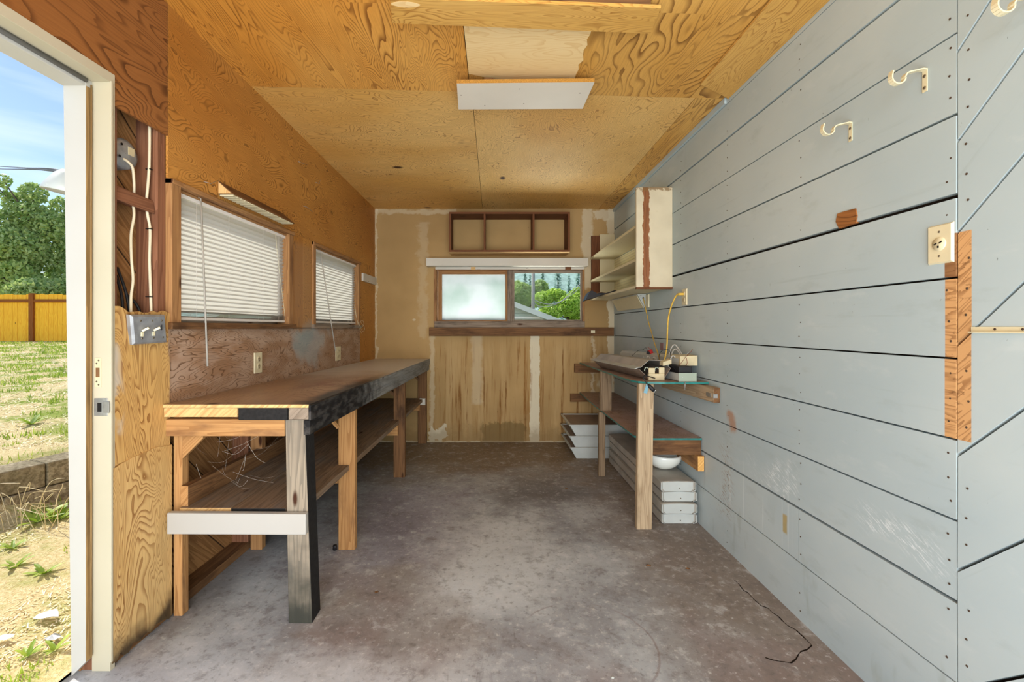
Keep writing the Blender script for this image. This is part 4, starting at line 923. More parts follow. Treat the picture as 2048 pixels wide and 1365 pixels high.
g = G(); g.box(.998, RX-.0005, 3.185, 3.212, 1.468, 1.4815); L(obj('end_cleat', g, m_red, US), 'brown strip under the end panel')
g = G(); g.box(BX(1183, 4.72), BX(1199.5, 4.72), 4.722, BY-.001, 1.50, 2.15, grain=(0, 0, 1)); L(obj('rear_panel', g, m_red, US), 'bare brown strip')
g = G(); g.box(BX(1199.5, 4.72)+.0004, RX-.0005, 4.722, BY-.001, 1.50, 2.165, grain=(0, 0, 1)); obj('rear_panel', g, m_cream, US)
for (z, m) in ((1.486, m_cream), (1.675, m_cream), (1.912, m_cream)):
    g = G(); za = z+(.012 if z < 1.5 else 0); g.hexa([(1.0, 3.2125, z-.008), (RX-.004, 3.2125, z-.008), (RX-.004, 4.7215, z-.008), (1.0, 4.7215, z-.008), (1.0, 3.2125, z+.011), (RX-.004, 3.2125, z+.011), (RX-.004, 4.7215, z+.011), (1.0, 4.7215, z+.011)], grain=(0, 1, 0))
    obj('shelf', g, m, US, bevel=.0015)
g = G(); g.box(RX-.0042, RX-.001, 3.2125, 4.7215, 1.498, 1.900); obj('back_panel', g, m_peg, US)
# things on its bottom shelf
def curl():
    g = G(); a_ = Vector((1.03, 4.10, 1.4985)); g.prism([a_+Vector((p, 0, q)) for p, q in [(-.205, -.052), (-.185, -.012), (-.165, .026), (-.145, .034), (-.125, .022), (-.105, .008), (-.02, .010), (.06, .036), (.085, .030), (.10, .002), (-.02, .0005), (-.06, -.004), (-.10, -.022), (-.15, -.036)]], (.03, .32, 0), grain=(0, 1, 0)); return g
g = curl(); tag(obj('rubber_mat', g, m_black), 'curled black rubber sheet overhanging the bottom wall shelf', 'rubber sheet')
g = G(); prof = []
for i in range(11): t = i/10; prof.append((.085+.13*t, .004+.016*math.sin(t*math.pi)+.003*math.sin(i*2.1)))
g.profile(prof, (1.0, 3.55, 1.4975), (1.02, 4.05, 1.4975), .002, mat=0); tag(obj('foil_sheet', g, m_zinc), 'crumpled silvery sheet lying flat on the bottom wall shelf', 'foil sheet')
g = G(); prof = [(-.10, .0105), (-.06, .018), (-.02, .0125)]; g.profile(prof, (1.035, 4.14, 1.4995), (1.055, 4.38, 1.4995), .002); tag(obj('cardboard_piece', g, plain('brown_cardboard', srgb(164, 136, 98), .8)), 'brown cardboard piece tucked in the curled black rubber sheet', 'cardboard')
# light fixture under the shelf
UF = thing('undershelf_light', (1.2, 4.0, 1.32), 'wedge shaped fluorescent light hung below the wall shelf', 'light fixture')
g = G(); ya, yb = 3.735, 4.55
g.prism([(1.249, ya, 1.475), (1.175, ya, 1.475), (1.236, ya, 1.362), (1.249, ya, 1.362)], (0, yb-ya, 0), grain=(0, 1, 0)); obj('housing', g, m_enamel, UF, bevel=.002)
g = G(); a = Vector((1.178, ya+.02, 1.466)); d = Vector((.058, 0, -.104)); g.prism([a, a+d, a+d+Vector((-.003, 0, -.002)), a+Vector((-.003, 0, -.002))], (0, yb-ya-.04, 0)); L(obj('lens', g, m_ivory, UF), 'ivory lens')
g = G(); g.box(1.243, 1.2515, 3.66, 3.73, 1.36, 1.466); L(obj('end_plate', g, m_ivory, UF, bevel=.002), 'ivory end plate')
g = G(); g.disc((1.225, ya-.0005, 1.44), (0, -1, 0), .008, 12, th=.003); g.disc((1.205, ya-.0005, 1.462), (0, -1, 0), .003, 8, th=.002); L(obj('cord_hole', g, m_slot, UF), 'dark cord hole')
g = G(); g.tube(smooth([Vector((1.225, ya-.004, 1.44)), P(1296, 640, 3.6), P(1302, 662, 3.5), P(1310, 690, 3.3), P(1317, 712, 3.1), P(1320, 728, 2.95)]), .0038, 6); L(obj('cord', g, m_yellow, UF), 'thin yellowish cord')
PL = thing('extension_cord', (1.22, 2.98, 1.0), 'yellow extension cord plugged into the wall outlet and hanging to the stand', 'cord')
g = G(); pc = Vector((RX-.010, 2.985, 1.418)); g.bar(pc, pc+Vector((-.036, 0, -.001)), .020, .016); obj('plug', g, m_yellow, PL, bevel=.003)
g = G(); g.tube(smooth([pc+Vector((-.034, 0, -.001)), P(1351, 594, 2.96), P(1343, 612, 2.96), P(1337, 635, 2.95), P(1335, 662, 2.95), P(1334, 690, 2.94), P(1331, 712, 2.93), P(1325, 732, 2.92)]), .0050, 7); obj('cord', g, m_yellow, PL)

# ------------------------------------------------------------------ stand with two shelves
ST = thing('shelf_stand', (1.05, 3.6, 0), 'rough wood stand with two green edged boards against the board wall', 'shelf stand')
def topm(m, c):
    x, y, z = m.xyz(); w = m.noise((x, y, z), 10, 5)-.5; return m.mix(w.step(-.05, .12)*.5, c, srgb(176, 152, 146))
m_osb = ply('worn_hardboard', srgb(172, 148, 130), srgb(108, 84, 70), srgb(150, 124, 108), freq=9, su=4, sv=9, extra=topm, rough=.5)
m_teal = plain('teal_painted_edge', srgb(42, 128, 124), .4, .4, var=.35, scale=18)
def board_poly(g, pts, z_of, th):
    n = len(pts); top = [(x, y, z_of(y)) for x, y in pts]; bot = [(x, y, z_of(y)-th) for x, y in pts]
    g.poly_faces(bot+top, [tuple(range(n-1, -1, -1)), tuple(range(n, 2*n))], mat=0, grain=(0, 1, 0))
    g.poly_faces(bot+top, [(i, (i+1) % n, n+(i+1) % n, n+i) for i in range(n)], mat=1, grain=(0, 1, 0))
g = G(); zf = lambda y: .881-(y-2.64)*.0235
board_poly(g, [(RX-.003, 2.645), (RX-.003, BY-.002), (.893, BY-.002), (.868, 4.0), (.846, 3.3), (.834, 2.95), (.838, 2.78), (.856, 2.70), (.90, 2.66), (1.0, 2.645)], zf, .011); obj('top_board', g, [m_osb, m_teal], ST, bevel=.001)
g = G(); board_poly(g, [(RX-.003, 2.733), (RX-.003, BY-.002), (.893, BY-.002), (.868, 3.9), (.862, 2.80), (.94, 2.733)], lambda y: .533-(y-2.73)*.006, .011); obj('lower_board', g, [m_osb, m_teal], ST, bevel=.001)
g = G(); g.hexa([(.846, 2.696, 0), (.936, 2.696, 0), (.936, 2.735, 0), (.846, 2.735, 0), (.858, 2.696, .8665), (.948, 2.696, .8665), (.948, 2.735, .8665), (.858, 2.735, .8665)], grain=(0, 0, 1)); L(obj('leg', g, m_post, ST, bevel=.003), 'pale front leg')
g = G(); g.hexa([(.842, 3.66, 0), (.893, 3.66, 0), (.893, 3.70, 0), (.842, 3.70, 0), (.846, 3.66, .515), (.897, 3.66, .515), (.897, 3.70, .515), (.846, 3.70, .515)], grain=(0, 0, 1)); L(obj('leg', g, m_postd, ST, bevel=.002), 'dark lower rear leg')
g = G(); g.box(.857, .946, 3.66, 3.70, .5285, .845, grain=(0, 0, 1)); L(obj('leg', g, m_postd, ST, bevel=.002), 'dark upper rear leg')
g = G(); g.box(.938, RX-.006, 2.737, 2.775, .432, .5215, grain=(1, 0, 0)); obj('front_beam', g, m_brown, ST, bevel=.002)
g = G(); g.box(1.212, RX-.002, 2.705, 3.02, .342, .431, mat=[0, 0, 1, 0, 0, 0]); L(obj('ledger', g, [m_pine, m_endgrain], ST, bevel=.002), 'short lower ledger with bright end grain')
g = G(); g.hexa([(1.2145, 2.515, .782), (RX-.002, 2.515, .782), (RX-.002, 3.3, .765), (1.2145, 3.3, .765), (1.2145, 2.515, .866), (RX-.002, 2.515, .866), (RX-.002, 3.3, .852), (1.2145, 3.3, .852)], grain=(0, 1, 0), mat=[0, 0, 1, 0, 0, 0]); led = L(obj('ledger', g, [m_post, m_brown], ST, bevel=.003), 'upper ledger jutting past the top board')
g = G(); g.box(1.211, 1.2145, 2.545, 2.60, .808, .830); g.box(1.211, 1.235, 2.512, 2.5155, .808, .830); L(obj('strap', g, m_zinc, led), 'zinc strap')
g = G(); g.box(BX(1148), RX-.003, 4.708, BY-.001, BZ(745), zf(4.73)-.012); L(obj('wall_cleat', g, m_brown, ST), 'dark cleat on the back wall')
g = G(); g.box(BX(1140), RX-.003, 4.708, BY-.001, BZ(803), .5085); L(obj('wall_cleat', g, m_brown, ST), 'dark lower cleat on the back wall')

# ------------------------------------------------------------------ junk on the stand
FA = thing('reflector_light', (.97, 3.3, zf(3.3)), 'dusty fluorescent fixture with twin reflectors lying on the front of the stand', 'light fixture')
a, b = Vector((.985, 2.76, zf(2.76)+.001)), Vector((.965, 3.96, zf(3.96)+.001))
g = G(); g.profile([(-.105, .066), (-.040, .0025), (.042, .0025), (.088, .072)], a, b, .0018); L(obj('lower_reflector', g, m_dust, FA), 'lower trough reflector')
g = G(); up = Vector((-.004, 0, .0)); g.profile([(-.122, .062), (-.098, .072), (-.085, .073), (-.035, .118), (.050, .116), (.096, .070)], a+Vector((0, .03, 0)), b+Vector((0, .0, .0)), .0018); L(obj('upper_reflector', g, m_enamelg, FA), 'upper roof shaped reflector')
g = G(); g.profile([(-.123, .0635), (-.086, .0755)], a+Vector((0, .03, 0.001)), b, .0022); L(obj('lip', g, m_enamel, FA), 'white lip')
g = G(); g.box(a.x-.050, a.x+.046, a.y-.012, a.y+.012, a.z, a.z+.040); g.box(a.x-.05, a.x-.012, a.y-.012, a.y-.004, a.z+.04, a.z+.075); g.box(a.x+.012, a.x+.046, a.y-.012, a.y-.004, a.z+.04, a.z+.078); obj('end_plate', g, m_beige, FA, bevel=.003)
for dx in (-.062, .0): 
    g = G(); g.tube([a+Vector((dx+.012*math.cos(t), -.006, .062+.016*math.sin(t))) for t in [i*.45 for i in range(1, 9)]], .003, 6); L(obj('socket_ring', g, m_greenplate, FA), 'green socket ring')
g = G(); g.hexa([a+Vector(q) for q in [(.03, -.03, .088), (.085, -.02, .10), (.085, .03, .102), (.03, .03, .09), (.03, -.03, .112), (.085, -.02, .128), (.085, .03, .13), (.03, .03, .112)]]); L(obj('socket', g, m_beige, FA, bevel=.002), 'loose lamp socket')
FB = thing('channel_light', (1.13, 2.9, .88), 'white channel fixture with a grey green end plate on the stand', 'light fixture')
a, b = Vector((1.135, 2.668, zf(2.668)+.001)), Vector((1.125, 3.80, zf(3.80)+.001))
g = G(); g.profile([(-.052, .048), (-.052, .002), (.052, .002), (.052, .048)], a, b, .0018); obj('channel', g, m_enamel, FB)
g = G(); g.box(a.x-.053, a.x+.053, a.y-.0025, a.y-.0004, a.z, a.z+.051); L(obj('end_plate', g, m_greenplate, FB, bevel=.001), 'grey green end plate')
g = G()
for dx in (-.03, .035): g.disc((a.x+dx, a.y-.0025, a.z+.025), (0, -1, 0), .003, 8)
obj('screw', g, m_enamel, FB)
g = G(); g.box(a.x-.04, a.x+.035, a.y+.02, a.y+.26, a.z+.004, a.z+.088); L(obj('ballast', g, m_black, FB, bevel=.003), 'black ballast')  # black block raised to stand in for the dark gap under the strip light
g = G(); g.box(1.10, 1.16, 3.5, 3.72, zf(3.6)+.004, zf(3.6)+.089); L(obj('ballast', g, m_black, FB, bevel=.003), 'black ballast')  # added spacer block under the far end of the strip light
FC = thing('strip_light', (1.17, 3.3, .93), 'white strip fixture with a beige end lying on top against the wall', 'light fixture')
a, b = Vector((1.185, 2.78, zf(2.78)+.090)), Vector((1.155, 3.98, zf(3.98)+.090))
g = G(); g.profile([(-.05, 0), (-.05, .04), (-.032, .055), (.05, .055), (.05, 0)], a, b, .0018); obj('channel', g, m_enamel, FC)
g = G(); g.hexa([a+Vector(q) for q in [(-.052, -.012, -.002), (.054, -.012, -.002), (.054, .13, -.002), (-.052, .13, -.002), (-.052, -.012, .056), (.054, -.012, .060), (.054, .13, .060), (-.052, .13, .057)]]); L(obj('end_cover', g, m_beige, FC, bevel=.002), 'beige end cover')
# wires
def wire(pts, r, mat, name, label, cat='wire', group='loose wires on the stand'):
    g = G(); g.tube(smooth(pts), r, 6); return tag(obj(name, g, mat), label, cat, group)
wire([P(1336, 722, 2.95), P(1341, 700, 2.98), P(1349, 690, 2.98), P(1358, 700, 2.95), P(1366, 715, 2.9), P(1358, 722, 2.85), P(1346, 712, 2.85), P(1340, 722, 2.84), P(1336, 732, 2.84)], .0048, m_greywire, 'grey_cable', 'stiff grey cable looped above the stand', 'cable')
wire([P(1318, 724, 2.9), P(1319, 708, 2.92), P(1328, 700, 2.93), P(1338, 701, 2.93), P(1342, 712, 2.9), P(1339, 720, 2.88)], .0018, m_black, 'black_wire', 'thin black wire arched over the fixtures')
wire([P(1264, 712, 3.55), P(1276, 702, 3.5), P(1286, 700, 3.45), P(1292, 696, 3.4), P(1296, 706, 3.35), P(1310, 717, 3.2), P(1316, 722, 3.1)], .0016, m_black, 'black_wire', 'kinked black wire trailing along the white strip fixture')
wire([P(1373, 716, 2.74), P(1374, 728, 2.73), P(1367, 734, 2.72), P(1360, 731, 2.72), P(1366, 722, 2.73), P(1371, 715, 2.74), P(1380, 706, 2.76), P(1385, 699, 2.78)], .0014, plain('brown_red_wire', srgb(120, 50, 36), .5), 'red_wire', 'thin dark red wire curling by the beige end')
wire([P(1342, 728, 2.9), P(1344, 706, 2.95), P(1352, 699, 2.95), P(1362, 712, 2.9), P(1368, 722, 2.86)], .0042, m_greywire, 'grey_cable', 'second grey cable loop, lower and nearer the beige end', 'cable')
wire([P(1306, 718, 3.1), P(1313, 726, 3.0), P(1322, 722, 2.95), P(1331, 730, 2.9), P(1344, 733, 2.8), P(1352, 741, 2.74)], .0030, m_black, 'black_wire', 'thick black wire lying across both fixtures')
wire([P(1366, 718, 2.78), P(1374, 708, 2.80), P(1383, 702, 2.82)], .0014, m_greywire, 'grey_wire', 'short grey wire end pointing up beside the beige end')
wire([P(1286, 712, 3.3), P(1291, 722, 3.2), P(1296, 712, 3.22), P(1303, 722, 3.15), P(1308, 714, 3.15), P(1316, 724, 3.0)], .0016, m_vinyl, 'white_wire', 'zigzag white wire near the red connector')
t = thing('wire_connector', P(1300, 708, 3.3), 'small red and black wire connector on the fixtures', 'connector')
g = G(); c = P(1301, 704, 3.3); g.bar(c+Vector((-.004, 0, .014)), c+Vector((.008, 0, -.014)), .024, .024); L(obj('cap', g, m_redwire, t, bevel=.003), 'red cap'); g = G(); g.bar(c+Vector((-.026, 0, -.004)), c+Vector((-.008, 0, -.010)), .02, .02); L(obj('body', g, m_black, t, bevel=.002), 'black body'); g = G(); g.tube([c+Vector((0, 0, -.01)), P(1312, 716, 3.2)], .002, 5); g.tube([c+Vector((-.02, 0, 0)), P(1293, 697, 3.35), P(1296, 694, 3.35), c+Vector((0, 0, .012))], .0015, 5); L(obj('lead', g, m_redwire, t), 'red leads')
t = thing('power_plug', P(1298, 770, 2.63), 'black three prong plug with a blue tag hanging over the stand edge', 'plug')
g = G(); g.tube(smooth([P(1340, 765, 2.9)+Vector((0, 0, .0)), P(1310, 757, 2.75), P(1291, 752, 2.66), P(1287, 756, 2.635), P(1293, 767, 2.63), P(1297, 772, 2.63)]), .003, 7); obj('cord', g, m_black, t)
g = G(); g.tube([P(1296, 770, 2.63), P(1299, 773, 2.63), P(1305, 779, 2.625), P(1308, 782, 2.625)], [.006, .011, .012, .010], 10); obj('plug_body', g, m_black, t)
g = G()
for k in (-1, 1): p = P(1307+k*1.2, 781-k*1.5, 2.62); g.bar(p, p+Vector((.010, 0, -.008)), .0015, .005)
obj('prong', g, m_zinc, t)
g = G(); g.prism([P(1293, 768, 2.628), P(1298, 772, 2.628), P(1294, 788, 2.628), P(1287, 786, 2.628)], (0, .001, 0)); L(obj('tag', g, m_blue, t), 'blue tag')
g = G(); g.tube([P(1370, 764, 2.64), P(1370, 772, 2.64), P(1369.5, 781, 2.64)], .0022, 6); tag(obj('hanging_nail', g, m_zinc), 'thin nail hanging down below the top board of the stand', 'nail')
g = G(); g.box(RX-.004, RX-.0002, 3.36, 3.42, 1.03, 1.085); tag(obj('plywood_scrap', g, plain('mauve_scrap', srgb(146, 116, 116), .7), bevel=.001), 'small mauve square stuck on the board wall behind the cords', 'patch')

# ------------------------------------------------------------------ fixtures stored under the stand
for i, (z0, dx, lab) in enumerate([(0.0, 0, 'white metal light troffer, bottom of the stack in the back corner'), (.1035, -.008, 'white metal light troffer, middle of the stack in the back corner'), (.207, -.004, 'white metal light troffer with a dusty top, uppermost in the back corner')]):
    xa, xb, ya, yb = .745+dx, 1.235, 4.16, 4.70; h = .1025
    t = thing('light_troffer', (.98, 4.43, z0), lab, 'light fixture', 'white troffers stacked in the back corner')
    bot = [(xa+.008, ya, z0), (xb-.0, ya, z0), (xb, yb, z0), (xa+.008, yb, z0)]; tz = z0+h-.012
    tp = [(xa-.043, ya-.004, tz), (xb, ya-.004, tz), (xb, yb, tz), (xa-.043, yb, tz)]
    g = G(); g.hexa(bot+tp, grain=(1, 0, 0)); obj('body', g, m_enamel, t, bevel=.002)
    g = G(); r0, r1 = xa-.052, xb+.003; rw = .018
    for (c, d, e, f) in ((r0, r1, ya-.010, ya+.006), (r0, r1, yb-rw+.004, yb+.004), (r0, r0+rw, ya-.008, yb+.002), (r1-rw, r1, ya-.008, yb)): g.box(c, d, e, f, tz+.0005, z0+h)
    obj('rim', g, m_enamel, t, bevel=.0015)
    g = G(); g.box(r0+rw, r1-rw, ya+.0062, yb-rw, tz+.0006, tz+.004); L(obj('dusty_panel', g, m_dust, t), 'dust brown panel')
for i, (dx, dy, dz) in enumerate([(0, 0, 0), (-.002, -.012, .0), (.006, .010, .0), (-.004, .0, .0)]):
    h = .0625; z0 = i*.0655+.001; xa, xb = 1.018+dx, 1.232+dx; ya, yb = 2.775+dy, 4.03+dy*.5
    lab = ['bottom of the stack of four', 'second from the floor in the stack of four', 'third from the floor in the stack of four', 'topmost of the stack of four, glass bowl on it'][i]
    t = thing('strip_light', ((xa+xb)/2, 3.4, z0), 'long white strip fixture, '+lab, 'light fixture', 'four long strip fixtures under the stand')
    g = G(); cx = (xa+xb)/2; hw = (xb-xa)/2
    prof = [(-hw, .058), (-hw, .012), (-hw+.014, .001), (hw-.014, .001), (hw, .012), (hw, .058), (hw*.5, .0615), (0, .0625), (-hw*.5, .0615)]
    g.prism([(cx+p, ya+.006, z0+q) for p, q in prof], (0, yb-ya-.012, 0), grain=(0, 1, 0)); obj('body', g, m_enamelg, t)
    g = G(); ww = hw-.014; pr = [(-ww, .056), (-ww, .016), (-ww+.014, .001), (ww-.014, .001), (ww, .016), (ww, .056), (0, .062)]
    g.prism([(cx+p, ya, z0+q) for p, q in pr], (0, .0055, 0)); obj('end_cap', g, m_enamel, t, bevel=.001)
    for s in (-1, 1):
        g = G(); g.box(min(cx+s*hw, cx+s*(hw-.004)), max(cx+s*hw, cx+s*(hw-.004)), ya-.012, ya+.0055, z0+.012, z0+.058)
        g.bar((cx+s*(hw-.003), ya-.010, z0+.012), (cx+s*(hw-.020), ya-.002, z0+.002), .004, .003)
        obj('flange', g, m_enamel, t)
    g = G(); g.disc((cx+.012, ya, z0+.02), (0, -1, 0), .0035, 8); obj('screw', g, m_screw, t)
g = G(); R_ = .116; c = Vector((1.118, 3.02, .2645)); prof = [(.001, .0)]
for i in range(1, 11): a_ = i/10*math.pi*.5; prof.append((R_*math.sin(a_), R_*.86*(1-math.cos(a_))))
prof += [(R_-.006, .105), (R_-.012, .1055), (R_-.016, .10), (R_-.04, .05), (.03, .012), (.001, .010)]
g.lathe(prof, c, (.03, -.05, 1), 36); tag(obj('glass_lamp_shade', g, m_opal), 'white opal glass bowl shade resting on the stacked strip fixtures', 'lamp shade')

# debris on the floor
for k, (px, py, s) in enumerate([(1297, 1132, .016), (1374, 1138, .013), (1133, 978, .012), (753, 1185, .012), (1225, 1357, .010), (620, 1228, .014)]):
    Y = 1092/(py-VY); c = Vector((BX(px, Y), Y, 0)); g = G(); n = 7
    vs = [c+Vector((math.cos(a_)*s*random.uniform(.5, 1.2), math.sin(a_)*s*random.uniform(.4, 1), .0008)) for a_ in [i*2*math.pi/n for i in range(n)]]
    g.poly_faces(vs+[c+Vector((0, 0, s*.45))], [(i, (i+1) % n, n) for i in range(n)]+[tuple(range(n-1, -1, -1))])
    where = ['dry leaf bit in the middle of the floor before the stand', 'dark leaf bit toward the board wall', 'dark crumb beneath the stand front', 'crumb on the floor right of the charred bench leg', 'pale crumb at the bottom edge of the floor', 'crumb in front of the charred bench leg'][k]
    tag(obj('floor_debris', g, m_brown if k != 4 else m_enamel), where, 'debris', 'bits of debris on the concrete floor')

# ------------------------------------------------------------------ outside
def ground_mat():
    m = M('dry_lawn', .95, .1); x, y, z = m.xyz(); a = m.noise((x, y, 0.), 1.6, 5, .6); b = m.noise((x, y, 1.), 60, 4, .7); c3 = m.noise((x*2, y*2, 4.), 7, 4)
    c = m.mix(b.step(.35, .65), srgb(196, 174, 122), srgb(226, 210, 164))
    c = m.mix(((a+c3*.35)).step(.62, .78)*y.step(2.6, 5, .5, 1), c, srgb(132, 150, 58)); m.color(c); m.bump(b, .8, .02); return m.mat
m_ground = ground_mat()
def terr(x, y):      # retaining wall line from (-2.87,2.64) direction (.344,.939)
    s = (x+2.87)*.939-(y-2.64)*.344      # >0 on the shed side
    if s > -.02: return .02+.06*max(0, min(1, (-1.5-x)/1.2))
    return .33+.43*max(0, min(1, (y-3)/11.4))+.0*s
g = G(); pts = {}; nx, ny = 70, 60
xsn = [-32+30.55*(i/nx)**.6 for i in range(nx+1)]; ysn = [-6+31*(j/ny)**1.3 for j in range(ny+1)]
vs = [(x, y, terr(x, y)+.02*mnoise.noise(Vector((x*1.5, y*1.5, 0)))*(1 if x < -1.7 else .2)) for y in ysn for x in xsn]
g.poly_faces(vs, [(j*(nx+1)+i, j*(nx+1)+i+1, (j+1)*(nx+1)+i+1, (j+1)*(nx+1)+i) for j in range(ny) for i in range(nx)], smooth=True)
o = obj('lawn_ground', g, m_ground); struct(o, 'dry straw coloured yard and lawn outside the door')
g = G(); g.box(-1.5, 60, 6.2, 160, -2.1, -2.0); g.box(-60, -1.5, 26, 160, -2.1, -2.0); struct(obj('far_ground', g, plain('far_ground_green', srgb(150, 160, 110), .9, var=.3, scale=2)), 'low ground behind the shed')
# retaining wall
def stone():
    m = M('mossy_block', .9, .15); x, y, z = m.xyz(); n = m.noise((x, y, z), 40, 5, .7); b = m.noise((x, y, z), 4, 4)
    c = m.mix(n.step(.35, .65), srgb(120, 108, 86), srgb(178, 166, 138)); c = m.mix(b.step(.45, .65)*.5, c, srgb(96, 88, 62)); m.color(c); m.bump(n, .8, .01); return m.mat
t = thing('retaining_wall', (-2.7, 3.0, .0), 'low mossy block retaining wall between the dry yard and the lawn', 'retaining wall'); m_st = stone(); d = Vector((.344, .939, 0)); nn = Vector((-.939, .344, 0)); p0 = Vector((-2.87, 2.64, 0))
for row, (za, zb) in enumerate(((-.05, .2), (.205, .352))):
    for k in range(-4, 6):
        s0 = k*.40+(.2 if row else 0)+.02; a = p0+d*s0; b = p0+d*(s0+.394); o_ = random.uniform(-.006, .006)
        g = G(); q = [a+nn*o_, b+nn*o_, b+nn*(.2+o_), a+nn*(.2+o_)]; g.hexa([v+Vector((0, 0, za)) for v in q]+[v+Vector((0, 0, zb)) for v in q]); obj('block', g, m_st, t, bevel=.008)
# fence
m_fence = lumber('orange_fence', srgb(255, 198, 60), srgb(226, 140, 22), None); m_fpost = lumber('brown_fence_post', srgb(150, 88, 36), srgb(104, 56, 22), None)
FY = 14.4; zf0, zf1 = BZ(687, FY)-.05, BZ(589, FY)
t = thing('wood_fence', (-14, FY, zf0), 'orange stained board fence with a brown post at the end of the lawn', 'fence')
g = G(); x = -24.0
while x < -10.6: w = .14; g.box(x, x+w-.006*random.random(), FY, FY+.02, zf0, zf1+random.uniform(-.02, .02), grain=(0, 0, 1)); x += w+(.03 if random.random() < .08 else .002)
obj('fence_boards', g, m_fence, t)
for px in (65, -90, 215): g = G(); xx = BX(px, FY); g.box(xx-.07, xx+.07, FY-.06, FY+.06, zf0, zf1+.03, grain=(0, 0, 1)); obj('post', g, m_fpost, t)
g = G(); g.box(-24, -10.6, FY-.045, FY-.001, zf1-.25, zf1-.16); obj('top_rail', g, m_fpost, t)
# leaves
def leafmat(n, c1, c2, fac=.35):
    m = bpy.data.materials.new(n); m.use_nodes = True; t = m.node_tree; p = t.nodes['Principled BSDF']; p.inputs['Roughness'].default_value = .5
    ge = t.nodes.new('ShaderNodeNewGeometry'); mx = t.nodes.new('ShaderNodeMix'); mx.data_type = 'RGBA'; mx.inputs[6].default_value = c1; mx.inputs[7].default_value = c2
    t.links.new(ge.outputs['Random Per Island'], mx.inputs[0]); t.links.new(mx.outputs[2], p.inputs['Base Color'])
    tr = t.nodes.new('ShaderNodeBsdfTranslucent'); t.links.new(mx.outputs[2], tr.inputs[0]); ms = t.nodes.new('ShaderNodeMixShader'); ms.inputs[0].default_value = fac
    t.links.new(p.outputs[0], ms.inputs[1]); t.links.new(tr.outputs[0], ms.inputs[2]); t.links.new(ms.outputs[0], t.nodes['Material Output'].inputs[0]); return m
def leaves(g, blobs, n, size, rng):
    vol = [b[3]*b[4]*b[5] for b in blobs]; tot = sum(vol)
    for (cx, cy, cz, rx, ry, rz), v in zip(blobs, vol):
        for _ in range(int(n*v/tot)):
            while True:
                q = Vector((rng.uniform(-1, 1), rng.uniform(-1, 1), rng.uniform(-1, 1)))
                if .25 < q.length < 1: break
            q *= (1/q.length)**.45*1.0 if q.length < .9 else 1
            c = Vector((cx+q.x*rx, cy+q.y*ry, cz+q.z*rz)); a = Vector((rng.gauss(0, 1), rng.gauss(0, 1), rng.gauss(0, 1))).normalized(); b = a.orthogonal().normalized(); s = size*rng.uniform(.6, 1.3)
            k = len(g.v); g.v += [c-a*s, c-b*s*.5, c+a*s, c+b*s*.5]; g.f.append([k, k+1, k+2, k+3]); g.uv.append([(0, 0), (1, 0), (1, 1), (0, 1)]); g.mi.append(0); g.sm.append(False)
m_bark = plain('bark', srgb(112, 100, 86), .9, var=.3, scale=12)
m_lf1 = leafmat('poplar_leaf', srgb(126, 160, 84), srgb(190, 208, 136)); m_lf2 = leafmat('bright_leaf', srgb(150, 190, 60), srgb(206, 226, 104)); m_lf3 = leafmat('haze_tinted_needles', srgb(150, 186, 176), srgb(196, 216, 204)); m_lf4 = leafmat('mid_leaf', srgb(140, 172, 88), srgb(196, 214, 130))  # pale blue conifer needles have distance haze put into their colour
def tree(name, label, group, trunk, blobs, n, size, mat, seed):
    rng = random.Random(seed); t = thing(name, trunk[0], label, 'tree', group)
    g = G(); g.tube(trunk, [.16-.1*i/len(trunk) for i in range(len(trunk))], 8)
    for b in blobs[:10]: base = Vector(trunk[-2]); g.tube([Vector((base.x, base.y, min(b[2], base.z))), Vector((b[0], b[1], b[2]))], [.06, .02], 5)
    obj('trunk', g, m_bark, t); g = G(); leaves(g, blobs, n, size, rng); obj('foliage', g, mat, t)
TY = 21.0
def blobsfrom(lst, Y):
    out = []
    for (px, py, rpx, rpz) in lst: s = Y/FPX; out.append((BX(px, Y), Y+random.uniform(-.8, .8), BZ(py, Y), rpx*s, rpx*s*.9, rpz*s))
    return out
tree('poplar_tree', 'tall airy poplar tree behind the fence with a feathery top', 'trees behind the fence', [P(62, 700, TY), P(63, 560, TY), P(66, 450, TY), P(62, 400, TY)],
     blobsfrom([(22, 385, 12, 16), (42, 372, 12, 14), (38, 410, 26, 26), (75, 390, 24, 20), (96, 412, 18, 26), (12, 425, 14, 20), (30, 455, 26, 30), (70, 440, 34, 34), (105, 455, 24, 30), (60, 500, 50, 40)], TY), 9000, .10, m_lf1, 1)
tree('leafy_tree', 'bright leafy tree behind the fence, left of the poplar trunk', 'trees behind the fence', [P(20, 700, 20), P(18, 600, 20), P(14, 540, 20)], blobsfrom([(0, 540, 46, 44), (30, 560, 36, 40), (-40, 520, 50, 60), (10, 500, 24, 26), (50, 575, 30, 26)], 20), 6500, .11, m_lf4, 2)
tree('leafy_tree', 'rounded leafy tree behind the fence, next to the door frame', 'trees behind the fence', [P(130, 700, 22), P(132, 600, 22), P(134, 500, 22)], blobsfrom([(118, 500, 34, 50), (150, 480, 40, 60), (110, 560, 40, 40), (170, 560, 50, 50), (132, 440, 20, 26)], 22), 6500, .11, m_lf1, 3)
tree('leafy_bush', 'dark green bush filling the gap right above the fence', 'trees behind the fence', [P(75, 700, 19), P(75, 640, 19), P(75, 600, 19)], blobsfrom([(60, 590, 44, 34), (100, 585, 36, 34), (20, 596, 30, 26)], 19), 4500, .10, m_lf1, 4)
